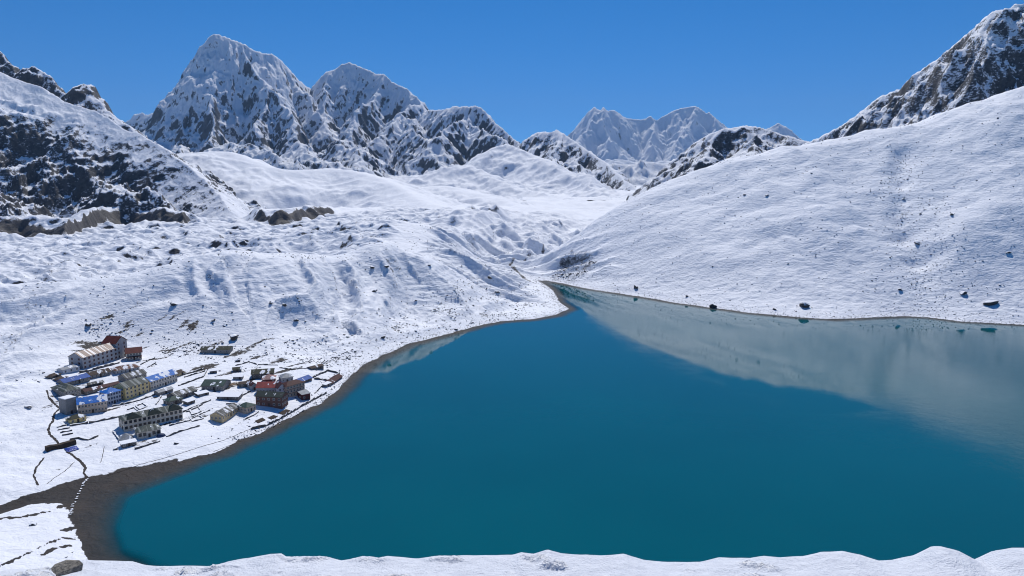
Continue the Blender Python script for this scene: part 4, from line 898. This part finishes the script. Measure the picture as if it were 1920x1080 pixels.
HS = [
 # name, label, category, front-left, front-right, depth, wall height, roof height, roof, wall, roof material, options
 ('lodge', 'long three-storey grey lodge with shining copper-striped roof, highest row of the village', 'lodge', (156, 693), (222, 674), 12, 8.6, 3.2, 'gx', 'grey', 'copper', dict(rows=3, cols=8, trim='redtrim', side_cols=2, ww=1.3, chimney=False)),
 ('tower_house', 'tall grey gabled house with dark red roof at the right end of the copper-roofed lodge', 'house', (219, 674), (240, 668), 11, 12.2, 4.0, 'gy', 'grey', 'red', dict(rows=4, cols=2, side_cols=1, trim='redtrim', over=.8)),
 ('lodge', 'two-storey house with dark red roof and porch, right of the tall gabled house', 'house', (238, 676), (266, 674), 11, 5.6, 2.6, 'gx', 'cream', 'red', dict(rows=2, cols=5, side_cols=2, bands='redtrim', over=.9)),
 ('annex', 'low pale annex with three dark windows at the left end of the copper-roofed lodge', 'annex', (118, 702), (150, 696), 6, 3.0, 1.0, 'gx', 'white', 'steel', dict(rows=1, cols=3, door=False, trim='grey', side_cols=0)),
 ('stone_hut', 'small stone hut with rubble roof, upper of the two left of the blue shed', 'hut', (98, 711), (115, 706), 5, 1.8, 1.0, 'hip', 'stone', 'brown', dict(rows=1, cols=1, side_cols=0)),
 ('stone_hut', 'small stone hut with rubble roof, touching the left end of the blue shed', 'hut', (110, 717), (127, 712), 5, 1.8, 1.0, 'hip', 'stone', 'brown', dict(rows=1, cols=1, side_cols=0)),
 ('shed', 'long low house under a plain blue roof, below the copper-roofed lodge', 'house', (121, 725), (169, 715), 8, 2.7, 1.7, 'gx', 'palestone', 'blue', dict(rows=1, cols=6)),
 ('shed', 'long low stone house with brown roof, right of the plain blue roof', 'house', (170, 711), (208, 703), 7.5, 2.5, 1.6, 'gx', 'palestone', 'brown', dict(rows=1, cols=5, trim='grey')),
 ('house', 'low grey house with rusty streaked roof below the red-roofed porch', 'house', (217, 703), (262, 695), 9, 2.8, 2.0, 'hip', 'grey', 'rust', dict(rows=1, cols=6)),
 ('house', 'stone house with pale grey roof and maroon left gable, above the yellow lodge', 'house', (236, 719), (275, 707), 8, 3.0, 2.2, 'gx', 'palestone', 'grey', dict(rows=1, cols=5, skylight=2)),
 ('shed', 'small grey shed on the snow between the blue shed and the maroon roof', 'shed', (168, 727), (194, 721), 4, 1.9, .8, 'gx', 'stone', 'grey', dict(rows=1, cols=2, side_cols=0)),
 ('lodge', 'two-storey stone lodge with grey-green hipped roof at the left edge of the village', 'lodge', (122, 749), (152, 742), 17, 4.8, 2.6, 'hip', 'palestone', 'greygreen', dict(rows=2, cols=5, side_cols=4, ww=1.0)),
 ('shed', 'long low shed with maroon roof behind the snowy blue roofs', 'shed', (160, 741), (225, 725), 5, 2.2, 1.0, 'gx', 'stone', 'maroon', dict(rows=1, cols=6, side_cols=0)),
 ('lodge', 'brown two-storey lodge under a bright blue roof patched with snow, nearest of the blue roofs', 'lodge', (147, 778), (202, 771), 10, 6.3, 2.7, 'gx', 'tan', 'bluesnow', dict(rows=2, cols=9, bands='trim', side_cols=2)),
 ('lodge', 'pale three-storey house under a bright blue roof, between the brown and the yellow lodge', 'lodge', (203, 761), (228, 753), 9, 7.4, 2.2, 'hip', 'bluewhite', 'bluesnow', dict(rows=3, cols=5, trim='bluedoor', side_cols=2)),
 ('lodge', 'yellow three-storey lodge with dark grey-green roof in the middle of the village', 'lodge', (236, 751), (280, 735), 10, 7.4, 2.6, 'gx', 'yellow', 'greygreen', dict(rows=3, cols=6, trim='trim', side_cols=2, bands='cream', ww=1.2)),
 ('lodge', 'long cream two-storey lodge with blue snow-patched roof, right of the yellow lodge', 'lodge', (283, 733), (333, 715), 9, 5.8, 2.2, 'gx', 'cream', 'bluesnow', dict(rows=2, cols=10, bands='grey', trim='grey', side_cols=1)),
 ('shed', 'small ochre shed at the right end of the long blue-roofed lodge', 'shed', (336, 706), (348, 702), 4, 2.2, .7, 'shed', 'ochre', 'brown', dict(rows=1, cols=1, side_cols=0)),
 ('concrete_building', 'bare grey concrete block with snow on its flat top, left of the brown lodge', 'building', (125, 779), (145, 774), 7, 9.6, 0, 'flat', 'concrete', 'snow', dict(rows=1, cols=1, side_cols=0, door=True)),
 ('hut', 'small yellow hut with dark olive roof below the concrete block', 'hut', (132, 796), (162, 789), 6, 2.6, 1.6, 'hip', 'yellow', 'olive', dict(rows=1, cols=3, side_cols=1)),
 ('house', 'small stone house with green hipped roof, left of the long grey roof in mid village', 'house', (318, 762), (343, 755), 7, 2.8, 1.8, 'hip', 'stone', 'midgreen', dict(rows=1, cols=3)),
 ('house', 'long stone house with weathered grey roof behind the cream lodge', 'house', (330, 753), (370, 738), 8, 2.8, 1.8, 'gx', 'stone', 'grey', dict(rows=1, cols=5, skylight=2)),
 ('lodge', 'long cream two-storey lodge with three dark pointed roofs, nearest to the lake bank', 'lodge', (233, 811), (343, 785), 10, 6.2, 2.2, 'hip', 'cream', 'greygreen', dict(rows=2, cols=13, trim='timber', side_cols=2, bands='trim', ww=1.25, whh=1.4)),
 ('house', 'cream house with green hipped roof standing before the three-pointed lodge', 'house', (259, 825), (302, 815), 9, 3.8, 2.2, 'hip', 'cream', 'greygreen', dict(rows=1, cols=5, trim='timber', ww=1.3, whh=1.7)),
 ('shelter', 'low grey pyramid roof on the ground left of the front cream house', 'shelter', (224, 829), (249, 824), 7, .5, 2.6, 'hip', 'stone', 'steel', dict(rows=0, cols=1, door=False, side_cols=0)),
 ('hut', 'small dark hut with flat snow-covered roof below the cream lodge', 'hut', (229, 841), (256, 834), 4, 2.0, .3, 'shed', 'stone', 'snow', dict(rows=1, cols=3, side_cols=0)),
 ('house', 'long ochre single-storey house with grey roof, left of the brown brick-like lodge', 'house', (417, 794), (449, 770), 8, 3.2, 1.9, 'gx', 'ochre', 'grey', dict(rows=1, cols=7, skylight=2, side_cols=3)),
 ('house', 'green-roofed wing at the far end of the ochre house', 'house', (463, 777), (480, 768), 8, 3.5, 2.0, 'hip', 'tan', 'midgreen', dict(rows=1, cols=3, side_cols=3)),
 ('lodge', 'brown clad lodge with almost black green roof and pale windows near the water', 'lodge', (480, 760), (529, 768), 9, 6.4, 2.0, 'gx', 'brick', 'green', dict(rows=2, cols=5, skylight=2, side_cols=3, ww=1.2)),
 ('house', 'grey house with bright red roof behind the brown clad lodge', 'house', (481, 738), (521, 740), 10, 4.2, 2.4, 'gx', 'grey', 'brightred', dict(rows=1, cols=7)),
 ('house', 'narrow pale grey gable-fronted house between the red and the maroon roof', 'house', (522, 744), (537, 743), 9, 6.0, 2.4, 'gy', 'white', 'maroon', dict(rows=2, cols=2)),
 ('lodge', 'cream three-storey lodge with maroon roof and brown floor bands by the water', 'lodge', (538, 746), (572, 740), 9, 7.8, 1.8, 'hip', 'tan', 'darkred', dict(rows=3, cols=6, bands='maroon', side_cols=2)),
 ('house', 'small maroon and white house at the water edge, right of the three-storey lodge', 'house', (567, 751), (582, 749), 6, 4.0, 1.0, 'shed', 'maroon', 'steel', dict(rows=1, cols=2)),
 ('house', 'house with pale pink snow-dusted roof behind the bright red roof', 'house', (492, 721), (516, 720), 9, 3.2, 2.2, 'hip', 'maroon', 'pink', dict(rows=1, cols=3)),
 ('house', 'grey pyramid-roofed house behind the maroon lodge', 'house', (528, 718), (550, 717), 8, 3.4, 2.2, 'hip', 'grey', 'steel', dict(rows=1, cols=3)),
 ('shed', 'low shed with blue roof near the shore, right of the grey pyramid roof', 'shed', (561, 721), (585, 714), 7, 1.6, 1.5, 'gx', 'stone', 'blue', dict(rows=1, cols=2, side_cols=0)),
 ('barn', 'dark olive barn with part of its roof white, behind the pink roof', 'barn', (472, 711), (513, 709), 10, 3.4, 2.0, 'gx', 'stone', 'olive', dict(rows=1, cols=4)),
 ('lodge', 'stone house with broad dark green roof in the right middle of the village', 'house', (378, 731), (418, 734), 13, 3.0, 2.4, 'gx', 'palestone', 'midgreen', dict(rows=1, cols=6)),
 ('house', 'low stone house under a full snow roof, above the ochre house', 'house', (407, 749), (447, 752), 7, 2.0, .8, 'shed', 'stone', 'snow', dict(rows=1, cols=3)),
 ('shed', 'long pale shed standing alone at the foot of the moraine', 'shed', (376, 663), (431, 664), 9, 3.0, 1.5, 'gx', 'palestone', 'olive', dict(rows=1, cols=5, trim='grey')),
 ('stone_hut', 'tiny stone hut alone on the snow above the olive barn', 'hut', (437, 698), (453, 697), 5, 1.9, .9, 'gx', 'stone', 'olive', dict(rows=1, cols=1, side_cols=0)),
 ('stone_hut', 'tiny grey stone hut between the green roof and the olive barn', 'hut', (437, 712), (454, 712), 4, 2.0, .5, 'shed', 'palestone', 'snow', dict(rows=1, cols=2, side_cols=0)),
 ('stone_hut', 'tiny stone hut with snow roof behind the broad green roof', 'hut', (394, 701), (407, 700), 4, 1.9, .5, 'shed', 'stone', 'snow', dict(rows=1, cols=1, side_cols=0)),
 ('shed', 'low shed with deep red roof at the right end of the village shore', 'shed', (621, 723), (642, 709), 6, 1.4, 1.2, 'gx', 'stone', 'darkred', dict(rows=1, cols=2, side_cols=0)),
 ('shed', 'low dark-roofed shed behind the walled yard by the shore', 'shed', (584, 694), (607, 693), 5, 1.7, .9, 'gx', 'stone', 'brown', dict(rows=1, cols=2, side_cols=0)),
 ('hut', 'tiny concrete hut beside the deep red roof on the shore', 'hut', (611, 727), (621, 723), 3, 2.0, .3, 'shed', 'concrete', 'snow', dict(rows=1, cols=1, side_cols=0)),
 ('shed', 'low pale green shed before the right half of the long blue-roofed lodge', 'shed', (298, 743), (325, 734), 5, 2.0, .9, 'gx', 'palestone', 'steel', dict(rows=1, cols=3, side_cols=0)),
 ('stone_hut', 'small dark stone hut right of the small green hipped roof', 'hut', (352, 760), (366, 755), 4, 1.9, .6, 'shed', 'stone', 'snow', dict(rows=1, cols=1, side_cols=0)),
 ('stone_hut', 'small stone hut with brown roof left of the bright red roof', 'hut', (449, 727), (470, 725), 6, 2.2, .9, 'gx', 'stone', 'brown', dict(rows=1, cols=2, side_cols=0)),
 ('stone_hut', 'low dark hut between the broad green roof and the snow-roofed house', 'hut', (372, 745), (392, 740), 4, 1.7, .4, 'shed', 'stone', 'snow', dict(rows=1, cols=2, side_cols=0)),
 ('house', 'small house with maroon roof touching the left end of the bright red roof', 'house', (472, 733), (483, 731), 8, 3.4, 1.6, 'gy', 'grey', 'maroon', dict(rows=1, cols=1)),
]
built = {}
for n, lab, cat, fl, fr, D, wh, rh, roof, wall, rm, kw in HS:
    built[lab] = house(n, lab, cat, fl, fr, D, wh, rh, roof, wall, rm, **kw)
# pointed roof turrets of the long cream lodge
lodge, LL, _ = built['long cream two-storey lodge with three dark pointed roofs, nearest to the lake bank']
for t_ in (0.10, 0.45, 0.80):
    c = LL * t_ + 2.5; wv = 4.2
    v = [(c - wv, -.7, 6.32), (c + wv, -.7, 6.32), (c + wv, 6.8, 6.9), (c - wv, 6.8, 6.9), (c, 2.6, 9.4)]
    fix_normals(link_mesh('turret_roof', v, [(0, 1, 4), (1, 2, 4), (2, 3, 4), (3, 0, 4), (0, 3, 2, 1)], R['green'], lodge))
# posts of the porch on the red roofed house
ph, PL, _ = built['two-storey house with dark red roof and porch, right of the tall gabled house']
for i in range(6):
    v, f = box_vf(PL * i / 5 - .12, PL * i / 5 + .12, -2.0, -1.76, -.6, 2.6); link_mesh('porch_post', v, f, W['trim'], ph)
v, f = box_vf(-.4, PL + .4, -2.4, -.02, 2.6, 2.8); link_mesh('porch_roof', v, f, R['red'], ph)

# ------------------------------------------------------------------ dry stone walls
M_wall = W['stone']
def drape_bar(name, pix, w, h, mat, snow=True, step=2.0, jit=0.25, seed=1):
    pts = [on_ground(a, b) for a, b in pix]; r = random.Random(seed); line = []
    for p, q in zip(pts[:-1], pts[1:]):
        n = max(1, int(math.dist(p[:2], q[:2]) / step))
        for i in range(n): line.append((p[0] + (q[0] - p[0]) * i / n, p[1] + (q[1] - p[1]) * i / n))
    line.append(pts[-1][:2]); line = np.array(line)
    zz = gz(line[:, 0], line[:, 1])
    tg = np.gradient(line, axis=0); tg /= np.linalg.norm(tg, axis=1)[:, None] + 1e-9
    nx, ny = -tg[:, 1], tg[:, 0]
    V, F = [], []
    for i, (x, y) in enumerate(line):
        hw = w / 2 * (1 + r.uniform(-jit, jit)); hh = h * (1 + r.uniform(-jit, jit)); ox, oy = r.uniform(-.2, .2), r.uniform(-.2, .2)
        for s, z in ((-1, -.6), (-.8, hh), (.8, hh), (1, -.6)): V.append((x + ox + nx[i] * s * hw, y + oy + ny[i] * s * hw, zz[i] + z))
    m = len(line)
    for i in range(m - 1):
        for k in range(3): F.append((i * 4 + k, i * 4 + k + 1, i * 4 + 4 + k + 1, i * 4 + 4 + k))
    F += [(0, 3, 2, 1), ((m - 1) * 4, (m - 1) * 4 + 1, (m - 1) * 4 + 2, (m - 1) * 4 + 3)]
    return fix_normals(link_mesh(name, V, F, mat))
def wall_mat():
    t = NT('snowy_stone_wall'); p = t.p
    geo = t.n.new('ShaderNodeNewGeometry'); sp = t.n.new('ShaderNodeSeparateXYZ'); t.l(geo.outputs['Normal'], sp.inputs[0])
    n = t.noise(1.6, 4, 0.6); v = t.new('TexVoronoi', Scale=1.6); t.l(t.coords(), v.inputs['Vector'])
    f = t.mapr(t.math('ADD', sp.outputs['Z'], t.math('MULTIPLY', t.math('SUBTRACT', n, .5), 1.2)), 0.55, 0.75)
    c = t.mix(v.outputs['Color'], (0.06, 0.056, 0.053), (0.16, 0.145, 0.13))
    t.l(t.mix(f, c, SNOW), p.inputs['Base Color']); p.inputs['Roughness'].default_value = .9; t.bump(v.outputs['Distance'], .8, .15); return t.m
M_drystone = wall_mat()
WL = [
 ([(150, 700), (190, 690), (224, 681)], 1.6, 'dark stone retaining wall running below the copper-roofed lodge'),
 ([(264, 684), (290, 672)], 1.0, 'upper low stone wall right of the red-roofed porch'), ([(277, 689), (292, 681)], 1.0, 'lower low stone wall right of the red-roofed porch'),
 ([(343, 704), (382, 692)], 1.0, 'uppermost of the stone walls right of the ochre shed'), ([(346, 708), (386, 696)], 1.0, 'second of the stone walls right of the ochre shed'), ([(335, 724), (357, 716), (382, 707), (388, 694)], 1.0, 'angled stone wall between the long blue-roofed lodge and the broad green roof'),
 ([(210, 763), (243, 756), (270, 748), (297, 738)], 1.1, 'long stone wall before the yellow lodge'), ([(293, 759), (302, 744)], 1.0, 'short stone wall running uphill before the long blue-roofed lodge'),
 ([(107, 802), (128, 797)], .8, 'topmost of four short terrace walls left of the yellow hut'), ([(109, 807), (131, 803)], .8, 'second from top of four short terrace walls left of the yellow hut'), ([(113, 812), (135, 808)], .8, 'third from top of four short terrace walls left of the yellow hut'), ([(117, 817), (136, 813)], .8, 'lowest of four short terrace walls left of the yellow hut'),
 ([(131, 799), (165, 794)], 1.2, 'stone wall directly below the yellow hut'), ([(167, 794), (196, 788), (226, 782)], 1.2, 'long stone wall from the yellow hut to the cream lodge'),
 ([(312, 819), (345, 808), (375, 799)], .9, 'dark stone wall on the snow right of the front cream house'), ([(253, 843), (276, 836), (300, 828)], 1.0, 'stone wall between the snow-roofed hut and the lake'), ([(318, 798), (357, 789)], .8, 'stone wall close below the right end of the cream lodge'),
 ([(350, 773), (380, 759)], .9, 'stone wall uphill from the right end of the cream lodge'), ([(212, 810), (225, 827)], .9, 'short stone wall at the left corner of the cream lodge'),
 ([(343, 773), (368, 762), (395, 751)], .9, 'stone wall of the snowy field left of the ochre house'), ([(352, 790), (378, 776), (393, 770)], .7, 'faint stone wall across the snowy field left of the ochre house'), ([(450, 744), (470, 734)], 1.0, 'stone wall between the snow-roofed house and the red roof'),
 ([(457, 788), (485, 773)], .9, 'stone wall before the green-roofed wing'), ([(470, 806), (496, 800), (530, 784), (560, 766), (590, 749), (612, 738)], 1.5, 'long dark retaining wall along the lake shore of the village'),
 ([(587, 709), (615, 696), (637, 701), (622, 714), (589, 711)], 1.3, 'closed stone wall of the yard at the right end of the village'), ([(590, 738), (602, 726), (615, 716)], .9, 'stone wall running down from the yard to the shore'),
 ([(442, 686), (467, 679), (483, 684), (522, 685)], .9, 'curving stone wall above the olive barn'), ([(483, 684), (480, 694)], .9, 'short stone wall dropping from the curving wall to the olive barn'), ([(300, 705), (330, 699)], .8, 'low stone wall above the long blue-roofed lodge'),
 ([(356, 770), (372, 764), (378, 772), (360, 779), (356, 770)], .7, 'small stone pen above the right end of the cream lodge'), ([(355, 783), (372, 779), (380, 786), (362, 791), (355, 783)], .7, 'small stone pen beside the right end of the cream lodge'),
 ([(255, 762), (268, 757), (276, 763), (262, 769), (255, 762)], .7, 'small stone pen in the snow before the yellow lodge'), ([(238, 769), (252, 765), (258, 771)], .7, 'broken stone wall before the yellow lodge'), ([(424, 758), (440, 757)], .8, 'short stone wall below the snow-roofed house'), ([(525, 690), (548, 693), (575, 691)], .7, 'faint stone wall left of the low dark-roofed shed'),
]
for i, (pix, h, lab) in enumerate(WL):
    tag(drape_bar('stone_wall', pix, 0.85, h * 0.85, M_drystone, step=1.4, jit=.45, seed=40 + i), lab, 'wall', 'dry stone walls of the village')
earth = paint('bare_earth', (0.055, 0.04, 0.03), 0.95, .4, .8)
tag(drape_bar('earth_bank', [(86, 846), (112, 840), (141, 832)], 3.6, 2.2, earth, jit=.1), 'dark brown earth bank on the snow left of the lake, cut by the footpath', 'bank')
tag(drape_bar('earth_mound', [(132, 824), (150, 822), (166, 825), (183, 818)], 2.2, 0.9, M_drystone, jit=.5, seed=9), 'brown rubble heap above the blue tarpaulin', 'rubble')
# heap of sawn timber
wood = paint('sawn_timber', (0.36, 0.24, 0.13), .8, .4, 2.0); tp = on_ground(430, 722); troot = bpy.data.objects.new('timber_pile', None); COL.objects.link(troot); troot.location = tp
tag(troot, 'heap of pale orange sawn timber right of the broad green roof', 'timber'); rt = random.Random(8)
v, f = box_vf(-2.2, 2.2, -.14, .14, -.07, .07); bme = bpy.data.meshes.new('beam'); bme.from_pydata(v, [], f); bme.materials.append(wood)
for i in range(34):
    o = bpy.data.objects.new('beam', bme); COL.objects.link(o); o.parent = troot; o.location = (rt.gauss(0, 2.6), rt.gauss(0, 2.0), rt.uniform(.1, .9)); o.rotation_euler = (rt.uniform(-.1, .1), rt.uniform(-.15, .15), rt.gauss(.6, .5))
# blue tarpaulin and the blue tent
def tarp():
    a = [on_ground(*q) for q in [(120, 843), (127, 849), (149, 843), (143, 837)]]; V, F = [], []; n = 12
    r = random.Random(3)
    for i in range(n + 1):
        for j in range(n + 1):
            s, t = i / n, j / n
            x, y = [(a[0][k] * (1 - s) * (1 - t) + a[3][k] * s * (1 - t) + a[1][k] * (1 - s) * t + a[2][k] * s * t) for k in (0, 1)]
            V.append((x + r.uniform(-.12, .12), y + r.uniform(-.12, .12), ground_z(x, y) + 0.25 + 0.7 * math.sin(3.14 * s) * math.sin(3.14 * t) + r.uniform(0, .22)))
    for i in range(n):
        for j in range(n): k = i * (n + 1) + j; F.append((k, k + 1, k + n + 2, k + n + 1))
    o = link_mesh('tarpaulin', V, F, paint('blue_plastic', (0.02, 0.06, 0.36), .45, .3, 1.0)); m = o.modifiers.new('thick', 'SOLIDIFY'); m.thickness = .05
    return fix_normals(o)
tag(tarp(), 'crumpled bright blue tarpaulin spread beside the brown earth bank', 'tarpaulin')
def tent(px, size, lab):
    p = on_ground(*px); root = bpy.data.objects.new('tent', None); COL.objects.link(root); root.location = p; root.rotation_euler = (0, 0, .5); tag(root, lab, 'tent')
    V, F = [], []; n, m = 14, 6
    for j in range(m + 1):
        f = j / m * math.pi / 2; rad = math.cos(f) ** .8
        for i in range(n): g = 2 * math.pi * i / n; V.append((size * rad * math.cos(g) * 1.3, size * rad * math.sin(g), -0.3 + (size * .9 + .3) * math.sin(f)))
    for j in range(m):
        for i in range(n): F.append((j * n + i, j * n + (i + 1) % n, (j + 1) * n + (i + 1) % n, (j + 1) * n + i))
    fix_normals(link_mesh('tent_shell', V, F, paint('dark_blue_nylon', (0.025, 0.05, 0.13), .6, .2), root, smooth=True))
    v = [(size * 1.32, -.5, -.2), (size * 1.32, .5, -.2), (size * 1.02, .3, size * .55), (size * 1.02, -.3, size * .55)]; v += [(a + .05, b, c) for a, b, c in v]
    link_mesh('tent_flap', v, [(3, 2, 1, 0), (4, 5, 6, 7), (0, 1, 5, 4), (1, 2, 6, 5), (2, 3, 7, 6), (3, 0, 4, 7)], W['grey'], root)
tent((302, 818), 1.9, 'dark blue dome tent against the right side of the front cream house')

# garden beds of dark earth near the shore
for i, (pix, lab) in enumerate([([(522, 775), (536, 768), (546, 771), (532, 779)], 'dark tilled garden bed nearest the brown clad lodge'), ([(502, 784), (513, 779), (521, 782), (509, 787)], 'dark tilled garden bed in the middle of the shore gardens'), ([(478, 790), (492, 784), (498, 788), (484, 794)], 'dark tilled garden bed left of the shore gardens')]):
    c = [on_ground(*q) for q in pix]; V = []
    for x, y, z in c: V += [(x, y, z - .4), (x, y, z + .32)]
    o = link_mesh('garden_bed', V, [(1, 3, 5, 7), (0, 6, 4, 2), (0, 2, 3, 1), (2, 4, 5, 3), (4, 6, 7, 5), (6, 0, 1, 7)], earth); fix_normals(o); tag(o, lab, 'garden bed')

# ------------------------------------------------------------------ trodden paths and the stepping stones
def path(pix, w, seed):
    o = drape_bar('path', pix, w, 0.10, paint('trodden_earth', (0.05, 0.042, 0.038), .95, .4, .7), step=1.2, jit=.35, seed=seed); tag(o, kind='structure'); return o
path([(87, 732), (91, 745), (97, 752), (103, 758), (113, 767), (110, 768), (104, 774), (101, 780), (99, 790), (92, 799), (90, 805), (93, 815), (105, 825), (112, 836)], 1.5, 1)
path([(127, 848), (135, 853), (143, 860), (149, 864), (155, 870), (160, 878), (157, 887), (164, 896)], 1.5, 2)
path([(83, 859), (74, 869), (67, 878), (63, 893), (67, 901), (71, 910)], 1.0, 3)
path([(140, 866), (128, 878), (112, 890), (88, 908)], 0.35, 4)
path([(400, 848), (440, 832), (380, 850)][:2], 0.3, 5)
path([(200, 893), (260, 872), (340, 850), (420, 826), (480, 800)], 0.35, 6)
path([(196, 838), (192, 856), (188, 868)], 0.3, 7)
for i in range(17):
    t_ = i / 16; pa = [(164, 898), (157, 908), (149, 924), (141, 940), (134, 955), (133, 966)]
    k = min(int(t_ * 5), 4); s_ = t_ * 5 - k; px = pa[k][0] + (pa[k + 1][0] - pa[k][0]) * s_ + rr.uniform(-1.5, 1.5); py = pa[k][1] + (pa[k + 1][1] - pa[k][1]) * s_
    p = on_ground(px, py)
    o = bpy.data.objects.new('stepping_stone', rr.choice(ROCKS)); COL.objects.link(o); sz = rr.uniform(1.3, 2.2); o.scale = (sz, sz * .8, sz * .55); o.location = (p[0], p[1], p[2] + .12); o.rotation_euler = (0, 0, rr.uniform(0, 6))
    tag(o, ('pale snowy stepping stone at the village end of the line over the brown inlet' if i == 0 else 'pale snowy stepping stone at the snow island end of the line over the brown inlet' if i == 16 else ['pale stepping stone in the village half of the line over the inlet', 'pale stepping stone in the near half of the line over the inlet'][i > 8]), 'stone', 'stepping stones over the inlet')

# ================================================================== the air down the valley
hx0, hx1, hy0, hy1, hz0, hz1 = -12500, 12500, -400, 24500, -420, 2350
hz = link_mesh('haze', [(hx0, hy0, hz0), (hx1, hy0, hz0), (hx1, hy1, hz0), (hx0, hy1, hz0), (hx0, hy0, hz1), (hx1, hy0, hz1), (hx1, hy1, hz1), (hx0, hy1, hz1)],
               [(0, 3, 2, 1), (4, 5, 6, 7), (0, 1, 5, 4), (1, 2, 6, 5), (2, 3, 7, 6), (3, 0, 4, 7)])
hm = bpy.data.materials.new('thin_air'); hm.use_nodes = True
for n in list(hm.node_tree.nodes):
    if n.type == 'BSDF_PRINCIPLED': hm.node_tree.nodes.remove(n)
pv = hm.node_tree.nodes.new('ShaderNodeVolumePrincipled'); pv.inputs['Color'].default_value = (0.42, 0.66, 1.0, 1); pv.inputs['Density'].default_value = 2.2e-5
hm.node_tree.links.new(pv.outputs[0], hm.node_tree.nodes['Material Output'].inputs['Volume'])
hz.data.materials.append(hm); tag(hz, kind='stuff')
